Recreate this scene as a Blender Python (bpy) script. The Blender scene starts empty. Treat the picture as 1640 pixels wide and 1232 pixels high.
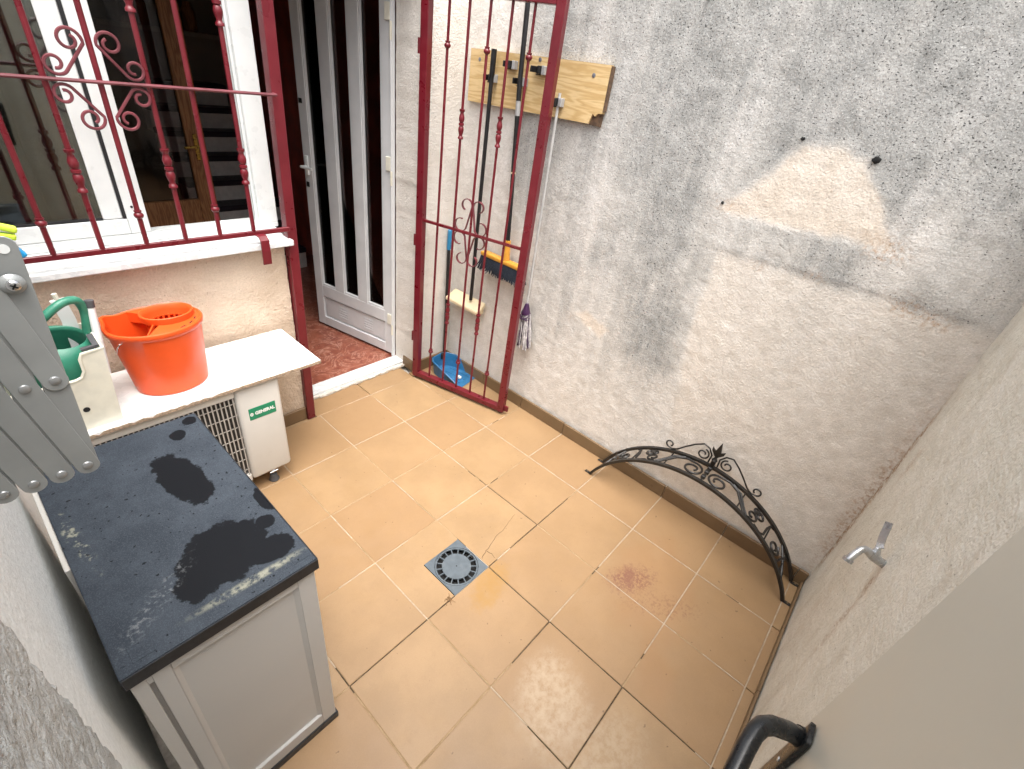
import bpy, bmesh, math, random
import numpy as np
from mathutils import Vector, Matrix
random.seed(7)
S = bpy.context.scene
COL = S.collection
PI = math.pi

# ------------------------------------------------------------------ camera
cam_d = bpy.data.cameras.new('camera'); cam = bpy.data.objects.new('camera', cam_d); COL.objects.link(cam)
cam_d.sensor_width = 36.0; cam_d.lens = 36.0 * 759.25 / 1640; cam_d.clip_start = 0.02; cam_d.clip_end = 200
Rr = ((0.65865863, -0.74031674, 0.13453601), (-0.3380575, -0.45089144, -0.82608355), (0.67222462, 0.49862615, -0.54725316))
M = Matrix(((Rr[0][0], -Rr[1][0], -Rr[2][0], -1.0199), (Rr[0][1], -Rr[1][1], -Rr[2][1], -2.0445),
            (Rr[0][2], -Rr[1][2], -Rr[2][2], 1.7434), (0, 0, 0, 1)))
cam.matrix_world = M
S.camera = cam

# ------------------------------------------------------------------ light
W = bpy.data.worlds.new('World'); S.world = W; W.use_nodes = True
wn = W.node_tree; bg = wn.nodes['Background']
sky = wn.nodes.new('ShaderNodeTexSky'); sky.sky_type = 'NISHITA'; sky.sun_disc = False
SUN_EL, SUN_AZ = math.radians(72), math.radians(212)     # azimuth: compass angle of the sun from +Y towards +X
sky.sun_elevation = SUN_EL; sky.sun_rotation = SUN_AZ
sky.air_density = 0.8; sky.dust_density = 9.0; sky.ozone_density = 0.2
hs = wn.nodes.new('ShaderNodeHueSaturation'); hs.inputs['Saturation'].default_value = .35      # veiled, hazy white sky
wn.links.new(sky.outputs[0], hs.inputs['Color']); wn.links.new(hs.outputs[0], bg.inputs[0]); bg.inputs[1].default_value = 0.15
sd = bpy.data.lights.new('sun', 'SUN'); sun = bpy.data.objects.new('sun', sd); COL.objects.link(sun)
sd.energy = 0.8; sd.angle = math.radians(85); sd.color = (1, .985, .95)
dirv = Vector((math.sin(SUN_AZ) * math.cos(SUN_EL), math.cos(SUN_AZ) * math.cos(SUN_EL), math.sin(SUN_EL)))
sun.rotation_euler = dirv.to_track_quat('Z', 'Y').to_euler()
S.view_settings.view_transform = 'Standard'; S.view_settings.look = 'None'
S.view_settings.exposure = 1.55; S.view_settings.gamma = 1.0; S.view_settings.use_curve_mapping = False
S.render.engine = 'CYCLES'
S.cycles.max_bounces = 10; S.cycles.diffuse_bounces = 6; S.cycles.transparent_max_bounces = 16

# ------------------------------------------------------------------ node helpers
class NT:
    def __init__(s, name):
        s.m = bpy.data.materials.new(name); s.m.use_nodes = True; s.t = s.m.node_tree
        s.b = s.t.nodes['Principled BSDF']; s._pos = None
    def n(s, ty, **kw):
        d = s.t.nodes.new(ty)
        for k, v in kw.items(): setattr(d, k, v)
        return d
    def link(s, a, b): s.t.links.new(a, b)
    def set(s, sock, v):
        if isinstance(v, bpy.types.NodeSocket): s.link(v, sock)
        elif isinstance(v, (tuple, list)) and len(v) == 3 and sock.type == 'RGBA': sock.default_value = (*v, 1)
        else: sock.default_value = v
    def pos(s):
        if s._pos is None: s._pos = s.n('ShaderNodeNewGeometry').outputs['Position']
        return s._pos
    def math(s, op, a, b=0.0, c=None, clamp=False):
        d = s.n('ShaderNodeMath', operation=op, use_clamp=clamp)
        s.set(d.inputs[0], a); s.set(d.inputs[1], b)
        if c is not None: s.set(d.inputs[2], c)
        return d.outputs[0]
    def mapping(s, v, scale=(1, 1, 1), loc=(0, 0, 0), rot=(0, 0, 0)):
        d = s.n('ShaderNodeMapping'); s.link(v, d.inputs[0])
        d.inputs['Scale'].default_value = scale; d.inputs['Location'].default_value = loc; d.inputs['Rotation'].default_value = rot
        return d.outputs[0]
    def noise(s, scale, detail=4, rough=.55, v=None, dist=0.0):
        d = s.n('ShaderNodeTexNoise'); s.link(v if v is not None else s.pos(), d.inputs['Vector'])
        d.inputs['Scale'].default_value = scale; d.inputs['Detail'].default_value = detail
        d.inputs['Roughness'].default_value = rough; d.inputs['Distortion'].default_value = dist
        return d.outputs[0]
    def voronoi(s, scale, v=None, feature='F1'):
        d = s.n('ShaderNodeTexVoronoi', feature=feature); s.link(v if v is not None else s.pos(), d.inputs['Vector'])
        d.inputs['Scale'].default_value = scale; return d.outputs[0]
    def ramp(s, f, lo, hi, a=0.0, b=1.0, smooth=True):
        d = s.n('ShaderNodeMapRange'); d.interpolation_type = 'SMOOTHSTEP' if smooth else 'LINEAR'
        s.set(d.inputs[0], f); s.set(d.inputs[1], lo); s.set(d.inputs[2], hi); s.set(d.inputs[3], a); s.set(d.inputs[4], b)
        return d.outputs[0]
    def mix(s, f, a, b, mode='MIX'):
        d = s.n('ShaderNodeMix', data_type='RGBA', blend_type=mode); d.clamp_factor = True
        s.set(d.inputs[0], f); s.set(d.inputs[6], a); s.set(d.inputs[7], b); return d.outputs[2]
    def attr(s, name):
        return s.n('ShaderNodeAttribute', attribute_name=name).outputs['Fac']
    def bump(s, h, strength, dist, normal=None):
        d = s.n('ShaderNodeBump'); s.link(h, d.inputs['Height'])
        d.inputs['Strength'].default_value = strength; d.inputs['Distance'].default_value = dist
        if normal is not None: s.link(normal, d.inputs['Normal'])
        return d.outputs[0]
    def out(s, col=None, rough=None, metal=None, normal=None, spec=None):
        if col is not None: s.set(s.b.inputs['Base Color'], col)
        if rough is not None: s.set(s.b.inputs['Roughness'], rough)
        if metal is not None: s.set(s.b.inputs['Metallic'], metal)
        if normal is not None: s.link(normal, s.b.inputs['Normal'])
        if spec is not None: s.b.inputs['Specular IOR Level'].default_value = spec
        return s.m
    def circ(s, cx, cy, rx, ry, ang=0.0, soft=.35, wob=None, wobamp=.35):
        # soft-edged mask of an ellipse on the world XY plane
        sp = s.n('ShaderNodeSeparateXYZ'); s.link(s.pos(), sp.inputs[0])
        x = s.math('SUBTRACT', sp.outputs[0], cx); y = s.math('SUBTRACT', sp.outputs[1], cy)
        c, q = math.cos(ang), math.sin(ang)
        u = s.math('ADD', s.math('MULTIPLY', x, c / rx), s.math('MULTIPLY', y, q / rx))
        v = s.math('ADD', s.math('MULTIPLY', x, -q / ry), s.math('MULTIPLY', y, c / ry))
        r = s.math('SQRT', s.math('ADD', s.math('MULTIPLY', u, u), s.math('MULTIPLY', v, v)))
        if wob is not None: r = s.math('ADD', r, s.math('MULTIPLY', s.math('SUBTRACT', wob, .5), wobamp * 2))
        return s.ramp(r, 1 + soft * .5, 1 - soft * .5)

def paint(name, col, rough=.4, var=.12, metal=0.0, bump=0.0, dirt=None, scale=25, spec=.5):
    t = NT(name); n = t.noise(scale, 5)
    c = t.mix(t.ramp(n, .3, .7), tuple(x * (1 - var) for x in col), tuple(min(1, x * (1 + var)) for x in col))
    if dirt: c = t.mix(t.ramp(t.noise(scale * .5, 6, .7), .52, .75, 0, dirt[1]), c, dirt[0])
    nr = t.bump(t.noise(scale * 12, 3), .3, bump) if bump else None
    return t.out(c, t.ramp(t.noise(scale * 2, 3), .3, .7, max(0, rough - .08), rough + .08), metal, nr, spec)

# ------------------------------------------------------------------ materials
def stucco_plain(name, c1, c2, speck=.25, bump=.0022, grain=330, stain=None):
    t = NT(name)
    c = t.mix(t.ramp(t.noise(5, 6, .6), .3, .7), c1, c2)
    if stain: c = t.mix(t.ramp(t.noise(2.2, 5, .6), .5, .75, 0, stain[1]), c, stain[0])
    c = t.mix(t.ramp(t.noise(grain * .5, 2), .35, .65, 0, .22), c, tuple(x * .72 for x in c1))
    sp = t.math('MULTIPLY', t.ramp(t.noise(95, 2, .5), .685, .72), t.ramp(t.noise(9, 2), .45, .6))
    c = t.mix(t.math('MULTIPLY', sp, speck), c, (.05, .04, .03))
    h = t.math('ADD', t.noise(grain * .35, 5, .65), t.math('MULTIPLY', t.noise(40, 3), .8))
    return t.out(c, .95, 0, t.bump(h, .9, bump * 3), .2)

def right_wall_mat():
    t = NT('render_mould_stained')
    d = t.attr('mould'); cl = t.attr('warm'); ru = t.attr('rust'); wh = t.attr('streak')
    mott = t.noise(16, 6, .65)
    base = t.mix(t.ramp(mott, .3, .7), (.63, .60, .555), (.75, .725, .685))
    base = t.mix(cl, base, t.mix(t.ramp(mott, .3, .7), (.63, .55, .46), (.72, .645, .555)))
    grey = t.mix(t.ramp(t.noise(10, 6, .7), .3, .7), (.27, .275, .265), (.43, .43, .415))
    dd = t.math('ADD', d, t.math('MULTIPLY', t.math('SUBTRACT', t.noise(34, 5, .7), .5), .45), clamp=True)
    run = t.noise(1.0, 5, .6, t.mapping(t.pos(), (1, 17, 1.1)))          # run-off streaks
    dd = t.math('ADD', dd, t.math('MULTIPLY', t.math('SUBTRACT', run, .5), t.ramp(d, .08, .5, 0, 1.1)), clamp=True)
    c = t.mix(dd, base, grey)
    c = t.mix(t.math('MULTIPLY', wh, t.ramp(t.noise(30, 4), .3, .65)), c, (.68, .67, .66))
    c = t.mix(t.ramp(t.noise(190, 2), .38, .66, 0, t.ramp(d, .1, .7, .14, .30)), c, (.16, .155, .15))
    c = t.mix(t.ramp(t.noise(230, 2, .5, t.mapping(t.pos(), (1, 1, 1), (3, 1, 7))), .54, .70, 0, t.ramp(d, .1, .7, .2, .32)), c, (.72, .71, .69))
    # pitted black growth, thicker where the mould is
    pm = t.mapping(t.pos(), (1, .75, 1.1))
    thr = t.math('SUBTRACT', .70, t.math('MULTIPLY', d, .085))
    pits = t.ramp(t.math('SUBTRACT', t.noise(165, 3, .55, pm), thr), 0, .035)
    c = t.mix(t.math('MULTIPLY', pits, t.ramp(d, 0, .6, .45, .92)), c, (.035, .035, .035))
    c = t.mix(t.math('MULTIPLY', ru, t.ramp(t.noise(70, 5, .7), .42, .66, 0, .75)), c, (.36, .22, .12))
    h = t.math('ADD', t.math('ADD', t.noise(120, 5, .65), t.math('MULTIPLY', t.noise(45, 3), .8)), t.math('MULTIPLY', pits, -.35))
    return t.out(c, .95, 0, t.bump(h, 1, .0036), .15)

def near_wall_mat():
    t = NT('cream_render')
    ru = t.attr('rust'); sm = t.attr('warm')
    mott = t.noise(7, 6, .65)
    c = t.mix(t.ramp(mott, .3, .7), (.68, .665, .585), (.76, .745, .675))
    st = t.noise(9, 4, .6, t.mapping(t.pos(), (1, 1, .18)))
    c = t.mix(t.ramp(st, .52, .75, 0, .35), c, (.40, .33, .24))
    c = t.mix(t.ramp(t.noise(150, 2), .4, .7, 0, .16), c, (.3, .27, .2))
    c = t.mix(t.math('MULTIPLY', t.ramp(t.noise(70, 2), .70, .73), .6), c, (.1, .08, .05))
    c = t.mix(t.math('MULTIPLY', ru, t.ramp(t.noise(45, 5, .7), .35, .62)), c, (.30, .17, .08))
    h = t.math('ADD', t.noise(110, 5, .6), t.math('MULTIPLY', t.noise(38, 3), .8))
    return t.out(c, .93, 0, t.bump(h, .9, .005), .15)

def tile_mat(name='tan_tile', dark=1.0, stains=True, rough=.36):
    t = NT(name)
    oi = t.n('ShaderNodeObjectInfo').outputs['Random']
    a = (.275 * dark, .18 * dark, .094 * dark); b = (.34 * dark, .224 * dark, .118 * dark)
    c = t.mix(t.ramp(t.noise(4.5, 6, .62), .3, .7), a, b)
    c = t.mix(t.ramp(oi, 0, 1, 0, .7, False), c, (.275 * dark, .165 * dark, .083 * dark))
    c = t.mix(t.ramp(t.noise(22, 6, .7), .5, .8, 0, .35), c, (.235 * dark, .145 * dark, .073 * dark))
    fine = t.noise(260, 3, .6)
    c = t.mix(t.ramp(fine, .3, .7, 0, .16), c, (.20 * dark, .125 * dark, .063 * dark))
    c = t.mix(t.math('MULTIPLY', t.ramp(t.noise(48, 2), .72, .75), .7), c, (.11, .06, .03))
    r = t.ramp(t.noise(14, 5), .3, .7, rough - .07, rough + .12)
    if stains:
        wb = t.noise(9, 6, .65); wb2 = t.noise(38, 6, .7)
        # worn glaze plus sky highlights, both painted in as chalky pale patches
        w = t.math('MULTIPLY', t.circ(-.22, -1.83, .15, .11, .6, .9, wb, .5), t.ramp(wb2, .3, .65, .1, .55))
        c = t.mix(w, c, (.48, .39, .28))
        w2 = t.math('MULTIPLY', t.circ(-.30, -2.08, .22, .12, .2, .9, wb, .5), t.ramp(wb2, .35, .65, .1, .5))
        c = t.mix(w2, c, (.43, .34, .23))
        # ochre damp mark beside the drain
        w3 = t.math('MULTIPLY', t.circ(-.055, -1.385, .115, .055, .30, .6, t.noise(22, 7, .7), .75), t.ramp(wb2, .25, .6, .5, 1))
        c = t.mix(t.math('MULTIPLY', w3, .62), c, (.30, .165, .04))
        # purple rust mark from stored metal
        w4 = t.math('MAXIMUM', t.math('MULTIPLY', t.circ(.41, -1.785, .10, .055, -.6, .9, wb2, 1.2), t.ramp(t.noise(85, 6, .75), .43, .55)), t.math('MULTIPLY', t.circ(.42, -1.765, .05, .022, .5, .7, wb2, 1.2), t.ramp(t.noise(120, 4, .7), .35, .5)))
        c = t.mix(t.math('MULTIPLY', w4, .95), c, (.14, .055, .048))
        w5 = t.math('MULTIPLY', t.circ(.39, -1.93, .15, .05, -.9, .9, wb2, 1.1), t.ramp(t.noise(60, 5, .7), .47, .62))
        c = t.mix(t.math('MULTIPLY', w5, .7), c, (.17, .08, .05))
        w6 = t.math('MULTIPLY', t.circ(.46, -1.87, .24, .16, .2, .9, wb, .8), .3)
        c = t.mix(w6, c, (.33, .175, .08))
        w7 = t.math('MULTIPLY', t.circ(.12, -2.05, .12, .06, .4, .9, wb, .8), .3)
        c = t.mix(w7, c, (.30, .16, .07))
    h = t.math('ADD', t.noise(90, 4), t.math('MULTIPLY', t.noise(6, 2), 2))
    return t.out(c, r, 0, t.bump(h, .25, .0012), .45)

def grout_mat(name, c1, c2):
    t = NT(name); c = t.mix(t.ramp(t.noise(30, 5, .7), .35, .65), c1, c2)
    return t.out(c, .9, 0, t.bump(t.noise(300, 3), .5, .001), .2)

def lid_mat():
    t = NT('weathered_black_lid')
    wb = t.noise(24, 7, .72); f = t.noise(60, 5, .7)
    c = t.mix(t.ramp(t.noise(12, 6, .7), .3, .7), (.026, .033, .043), (.042, .052, .065))
    c = t.mix(t.ramp(t.noise(420, 2), .45, .7, 0, .35), c, (.09, .105, .125))
    wet = t.circ(-.845, -.95, .044, .118, .12, .1, wb, .5)
    for a in [(-.862, -1.228, .088, .082, .2), (-.925, -1.268, .046, .042, 0), (-.785, -1.285, .05, .035, 0), (-.762, -1.205, .022, .02, .3), (-.73, -1.14, .02, .045, 0),
              (-.795, -.775, .02, .022, 0), (-.75, -.73, .018, .02, 0)]:
        wet = t.math('MAXIMUM', wet, t.circ(a[0], a[1], a[2], a[3], a[4], .1, wb, .5))
    drops = t.math('MULTIPLY', t.ramp(t.noise(110, 1, .3), .715, .73), t.ramp(t.noise(6, 2), .4, .5))
    wet = t.math('MAXIMUM', wet, drops)
    c = t.mix(wet, c, (.005, .006, .008))
    dep = t.math('MULTIPLY', t.circ(-.85, -1.333, .11, .010, .0, .8, f, .9), t.ramp(f, .4, .6))
    dep = t.math('MAXIMUM', dep, t.math('MULTIPLY', t.circ(-1.065, -1.0, .011, .11, .1, .8, f, .9), t.ramp(t.noise(45, 5, .7), .5, .62)))
    c = t.mix(t.math('MULTIPLY', dep, .8), c, (.27, .27, .21))
    scu = t.math('MULTIPLY', t.circ(-1.0, -1.26, .02, .09, -.9, 1, f, .9), t.ramp(t.noise(90, 4, .7), .5, .65))
    c = t.mix(t.math('MULTIPLY', scu, .5), c, (.2, .21, .22))
    r = t.mix(wet, (.62, .62, .62), (.5, .5, .5))
    return t.out(c, r, 0, t.bump(t.noise(500, 2), .4, .0006), .14)

def wood_mat(name, c1, c2, axis=1, scale=1.0):
    t = NT(name); sc = [9 * scale] * 3; sc[axis] = .9 * scale
    v = t.mapping(t.pos(), tuple(sc))
    n = t.noise(2.2, 5, .5, v, .35)
    rings = t.math('FRACT', t.math('MULTIPLY', n, 9))
    c = t.mix(t.ramp(t.math('PINGPONG', rings, .5), .05, .42), c1, c2)
    v2 = t.mapping(t.pos(), tuple(x * 14 for x in sc))
    c = t.mix(t.ramp(t.noise(2, 3, .6, v2), .5, .75, 0, .35), c, tuple(x * .6 for x in c1))
    return t.out(c, .5, 0, t.bump(n, .15, .001), .4)

def glass_mat(name, tint=(.93, .95, .94), ior=1.62):
    t = NT(name); nt = t.t
    tr = t.n('ShaderNodeBsdfTransparent'); tr.inputs[0].default_value = (*tint, 1)
    gl = t.n('ShaderNodeBsdfGlossy'); gl.inputs['Roughness'].default_value = .015
    t.link(t.bump(t.noise(3, 2), .05, .01), gl.inputs['Normal'])
    fr = t.n('ShaderNodeFresnel'); fr.inputs[0].default_value = ior
    mx = t.n('ShaderNodeMixShader'); t.link(fr.outputs[0], mx.inputs[0]); t.link(tr.outputs[0], mx.inputs[1]); t.link(gl.outputs[0], mx.inputs[2])
    t.link(mx.outputs[0], nt.nodes['Material Output'].inputs[0]); return t.m

def marble_mat():
    t = NT('white_marble'); v = t.noise(6, 7, .65, None, 1.6)
    c = t.mix(t.ramp(t.math('ABSOLUTE', t.math('SUBTRACT', v, .5)), 0, .06), (.56, .58, .59), (.67, .69, .69))
    c = t.mix(t.ramp(t.noise(14, 5, .7), .55, .8, 0, .4), c, (.38, .38, .37))
    return t.out(c, .38, 0, None, .45)

def redfloor_mat():
    t = NT('red_marbled_floor'); v = t.noise(9, 7, .7, None, 2)
    c = t.mix(t.ramp(v, .3, .62), (.16, .04, .025), (.27, .09, .055))
    c = t.mix(t.ramp(t.math('ABSOLUTE', t.math('SUBTRACT', t.noise(5, 6, .65, None, 2.5), .5)), .025, 0), c, (.42, .22, .16))
    return t.out(c, .32, 0, None, .5)

MT = dict(
    rwall=right_wall_mat(), nwall=near_wall_mat(),
    facade=stucco_plain('peach_render', (.55, .44, .335), (.66, .55, .44), .5, .003, 260, ((.50, .45, .38), .5)),
    pier=stucco_plain('offwhite_render', (.68, .64, .58), (.77, .74, .69), .4, .002, 330, ((.50, .47, .43), .5)),
    white_wall=stucco_plain('white_plaster', (.80, .82, .80), (.84, .86, .84), .15, .0012, 200),
    grey_wall=stucco_plain('grey_render', (.46, .47, .455), (.58, .585, .565), .5, .005, 150),
    tile=tile_mat(), skirt=tile_mat('brown_skirting', .55, False, .45),
    g_light=grout_mat('grout_pale', (.33, .26, .185), (.42, .345, .26)), g_tan=grout_mat('grout_tan', (.27, .19, .105), (.35, .255, .155)),
    g_dark=grout_mat('grout_black', (.045, .032, .022), (.11, .08, .05)),
    cement=grout_mat('cement', (.42, .38, .33), (.60, .56, .50)),
    red=paint('oxblood_gloss_paint', (.118, .0065, .013), .34, .12, scale=9, dirt=((.20, .05, .05), .15)),
    redscroll=paint('dusty_red_paint', (.125, .028, .036), .45, .25, scale=14),
    black_iron=paint('black_wrought_iron', (.012, .011, .010), .42, .4, bump=.0006, dirt=((.05, .035, .025), .5)),
    upvc=paint('white_aluminium', (.70, .725, .72), .33, .05, dirt=((.5, .5, .47), .3), scale=8),
    upvc_grey=paint('grey_white_door_paint', (.59, .60, .61), .36, .06, dirt=((.38, .38, .38), .35), scale=8),
    gasket=paint('black_rubber', (.012, .012, .014), .6, .2),
    cream=paint('aged_cream_plastic', (.68, .66, .56), .42, .06, dirt=((.52, .47, .33), .4)),
    acw=paint('off_white_casing', (.55, .535, .50), .40, .04, dirt=((.42, .39, .34), .3), scale=7),
    acdark=paint('dark_fins', (.03, .028, .027), .5, .3, scale=60),
    acbar=paint('grille_bars', (.36, .34, .31), .45, .1, dirt=((.25, .2, .16), .5)),
    green_label=paint('green_badge', (.006, .20, .10), .35, .05), white_ink=paint('white_print', (.75, .78, .76), .4, .03),
    board=paint('white_melamine', (.80, .82, .82), .30, .03, dirt=((.62, .6, .56), .25), scale=12),
    chip=paint('raw_chipboard', (.32, .24, .17), .85, .4, scale=140),
    orange=paint('orange_plastic', (.72, .085, .014), .36, .07, scale=8, spec=.45),
    green=paint('green_plastic', (.032, .195, .125), .36, .12, dirt=((.15, .3, .22), .35)),
    lid=lid_mat(), lid_edge=paint('black_lid_edge', (.013, .014, .017), .45, .2, scale=60),
    cab=paint('pale_grey_panel', (.46, .455, .445), .38, .02, dirt=((.42, .40, .38), .3), scale=6),
    cabdark=paint('panel_groove', (.30, .29, .28), .5, .05),
    rack=paint('grey_lacquered_steel', (.28, .295, .295), .38, .06, .25, scale=18), rivet=paint('rivet_steel', (.34, .35, .355), .32, .08, .6),
    chrome=paint('chrome', (.62, .62, .63), .2, .1, 1.0), galv=paint('dull_nickel', (.46, .47, .48), .3, .15, .85),
    pine=wood_mat('pine', (.50, .34, .15), (.62, .46, .24), 1, .8), bark=paint('torn_wood', (.10, .06, .035), .9, .4, scale=60),
    black=paint('black_plastic', (.010, .010, .011), .38, .3), greyplastic=paint('grey_plastic', (.32, .32, .32), .5, .1),
    creamhead=paint('cream_eva', (.66, .55, .36), .6, .06), yellow=paint('orange_yellow_plastic', (.62, .30, .04), .4, .08),
    navy=paint('dark_blue_bristle', (.008, .014, .026), .7, .4, scale=200), blue=paint('blue_plastic', (.022, .13, .28), .38, .12, dirt=((.16, .26, .35), .45), scale=30),
    bluegrip=paint('light_blue_plastic', (.03, .22, .42), .4, .1), purple=paint('purple_plastic', (.04, .012, .05), .4, .15),
    string=paint('grey_mop_string', (.42, .40, .40), .9, .3, scale=80), stringd=paint('dark_mop_string', (.05, .03, .055), .9, .3, scale=80),
    stick=paint('pale_grey_handle', (.42, .42, .41), .4, .1),
    door=paint('beige_door_paint', (.53, .51, .435), .5, .05, scale=3, bump=.0006), handle=paint('black_handle', (.008, .009, .010), .3, .3, scale=40),
    drain=paint('grey_pvc', (.085, .105, .122), .45, .12, dirt=((.15, .15, .14), .4), scale=40), pit=paint('pit_black', (.004, .004, .004), .8, .2),
    marble=marble_mat(), redfloor=redfloor_mat(), glass=glass_mat('window_glass', (.80, .84, .82), 2.3), dglass=glass_mat('door_glass', (.6, .55, .55), 1.35),
    room=paint('room_paint', (.20, .18, .155), .8, .1, scale=3), drape=paint('dark_red_cabinet', (.45, .10, .07), .4, .3, scale=5),
    brownwood=wood_mat('varnished_door_wood', (.20, .085, .03), (.32, .15, .06), 2), brass=paint('brass', (.5, .32, .08), .3, .1, 1),
    tread=paint('dark_tread', (.010, .010, .018), .5, .2), riser=paint('pale_riser', (.62, .60, .57), .7, .08), shelfpale=paint('pale_shelf', (.26, .24, .21), .7, .1),
    lime=paint('lime_plastic', (.55, .72, .06), .4, .05), sky=paint('cyan_plastic', (.02, .30, .62), .4, .05), teal=paint('teal_plastic', (.12, .42, .36), .5, .1),
    straw=paint('dry_straw', (.22, .13, .06), .9, .3), crack=paint('dirt_in_crack', (.12, .075, .04), .95, .3), rubber=paint('dark_rubber', (.07, .07, .075), .7, .2),
    mark=paint('screw_grey', (.18, .19, .22), .45, .2, .5),
)

# ------------------------------------------------------------------ mesh helpers
def bxm(bm, x0, x1, y0, y1, z0, z1, bev=0.0, seg=1, mat=None):
    r = bmesh.ops.create_cube(bm, size=1)
    vs = r['verts']
    for v in vs:
        v.co = Vector(((x0 + x1) / 2 + v.co.x * (x1 - x0), (y0 + y1) / 2 + v.co.y * (y1 - y0), (z0 + z1) / 2 + v.co.z * (z1 - z0)))
    if bev:
        es = list({e for v in vs for e in v.link_edges})
        bmesh.ops.bevel(bm, geom=es, offset=bev, segments=seg, affect='EDGES', profile=.5)
    return bm
def box(x0, x1, y0, y1, z0, z1, bev=0.0, seg=1): return bxm(bmesh.new(), x0, x1, y0, y1, z0, z1, bev, seg)

def tubem(bm, pts, rad, n=8, flat=None, closed=False):
    """sweep a circle (or a flat bar: flat=(half width along up, half thickness), up) along pts"""
    P = [Vector(p) for p in pts]
    Q = [P[0]]
    for p in P[1:]:
        if (p - Q[-1]).length > 1e-6: Q.append(p)
    P = Q; m = len(P)
    rads = rad if isinstance(rad, (list, tuple)) else [rad] * m
    rings = []; up = None
    for i in range(m):
        tdir = (P[min(i + 1, m - 1)] - P[max(i - 1, 0)])
        if closed: tdir = P[(i + 1) % m] - P[(i - 1) % m]
        tdir.normalize()
        if flat: a = Vector(flat[2]).normalized(); a = (a - tdir * a.dot(tdir)).normalized()
        elif up is None:
            a = Vector((0, 0, 1)) if abs(tdir.z) < .9 else Vector((1, 0, 0)); a = (a - tdir * a.dot(tdir)).normalized()
        else: a = (up - tdir * up.dot(tdir)).normalized()
        up = a; b = tdir.cross(a)
        if flat: offs = [a * sx * flat[0] + b * sy * flat[1] for sx, sy in ((1, 1), (-1, 1), (-1, -1), (1, -1))]
        else: offs = [a * math.cos(2 * PI * k / n) * rads[i] + b * math.sin(2 * PI * k / n) * rads[i] for k in range(n)]
        rings.append([bm.verts.new(P[i] + o) for o in offs])
    k = len(rings[0])
    for i in range(m if closed else m - 1):
        A, B = rings[i], rings[(i + 1) % m]
        for j in range(k): bm.faces.new((A[j], A[(j + 1) % k], B[(j + 1) % k], B[j]))
    if not closed: bm.faces.new(rings[0][::-1]); bm.faces.new(rings[-1])
    return bm
def tube(pts, rad, n=8, flat=None, closed=False): return tubem(bmesh.new(), pts, rad, n, flat, closed)

def lathem(bm, prof, n=16, M=None):
    """prof: (r, z) pairs from bottom to top; optional matrix"""
    rings = []
    for r, z in prof:
        ring = []
        for k in range(n):
            a = 2 * PI * k / n; v = Vector((r * math.cos(a), r * math.sin(a), z))
            ring.append(bm.verts.new(M @ v if M else v))
        rings.append(ring)
    for A, B in zip(rings, rings[1:]):
        for j in range(n): bm.faces.new((A[j], A[(j + 1) % n], B[(j + 1) % n], B[j]))
    bm.faces.new(rings[0][::-1]); bm.faces.new(rings[-1]); return bm
def lathe(prof, n=16, M=None): return lathem(bmesh.new(), prof, n, M)

def prismm(bm, poly, f0, f1):
    """poly 2D points, f0/f1 map (u,v)->3D of the two caps"""
    A = [bm.verts.new(f0(*p)) for p in poly]; B = [bm.verts.new(f1(*p)) for p in poly]; n = len(poly)
    bm.faces.new(A[::-1]); bm.faces.new(B)
    for i in range(n): bm.faces.new((A[i], A[(i + 1) % n], B[(i + 1) % n], B[i]))
    return bm

def obj(name, bm, mat, parent=None, smooth=False, label=None, kind=None, angle=35):
    me = bpy.data.meshes.new(name)
    bmesh.ops.recalc_face_normals(bm, faces=bm.faces)
    if parent is not None:
        bm.transform(Matrix.Translation(-world_loc(parent)))
    bm.to_mesh(me); bm.free()
    for m in (mat if isinstance(mat, list) else [mat]): me.materials.append(m)
    if smooth:
        me.shade_smooth() if hasattr(me, 'shade_smooth') else None
        try: me.set_sharp_from_angle(angle=math.radians(angle))
        except Exception: pass
    o = bpy.data.objects.new(name, me); COL.objects.link(o)
    if parent is not None: o.parent = parent
    if label: o['label'] = label
    if kind: o['kind'] = kind
    return o
def world_loc(o):
    v = Vector(o.location)
    while o.parent: o = o.parent; v += o.location
    return v
def thing(name, label, cat, loc=(0, 0, 0), group=None):
    o = bpy.data.objects.new(name, None); COL.objects.link(o); o.location = loc; o.empty_display_size = .1
    o['label'] = label; o['category'] = cat
    if group: o['group'] = group
    return o
def struct(name, bm, mat, smooth=False):
    return obj(name, bm, mat, None, smooth, kind='structure')
def dup(o, loc, parent=None):
    c = o.copy(); COL.objects.link(c); c.location = loc
    if parent is not None: c.parent = parent
    return c

def vnoise(p, seed=0):
    p = np.asarray(p, np.float64); i = np.floor(p).astype(np.int64); f = p - i; f = f * f * (3 - 2 * f)
    def h(ix, iy, iz):
        n = (ix * 374761393 + iy * 668265263 + iz * 2147483647 + seed * 1274126177) & 0xffffffff
        n = ((n ^ (n >> 13)) * 1274126177) & 0xffffffff; n = n ^ (n >> 16)
        return (n & 0xffff) / 65535.0
    x, y, z = i[..., 0], i[..., 1], i[..., 2]; fx, fy, fz = f[..., 0], f[..., 1], f[..., 2]
    l = lambda a, b, t: a + (b - a) * t
    return l(l(l(h(x, y, z), h(x + 1, y, z), fx), l(h(x, y + 1, z), h(x + 1, y + 1, z), fx), fy),
             l(l(h(x, y, z + 1), h(x + 1, y, z + 1), fx), l(h(x, y + 1, z + 1), h(x + 1, y + 1, z + 1), fx), fy), fz)
def fbm(p, sc, octv=4, seed=0, gain=.55):
    s = 0; a = 1; t = 0
    for k in range(octv): s = s + a * vnoise(np.asarray(p) * sc * 2 ** k, seed + k); t += a; a *= gain
    return s / t

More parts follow.
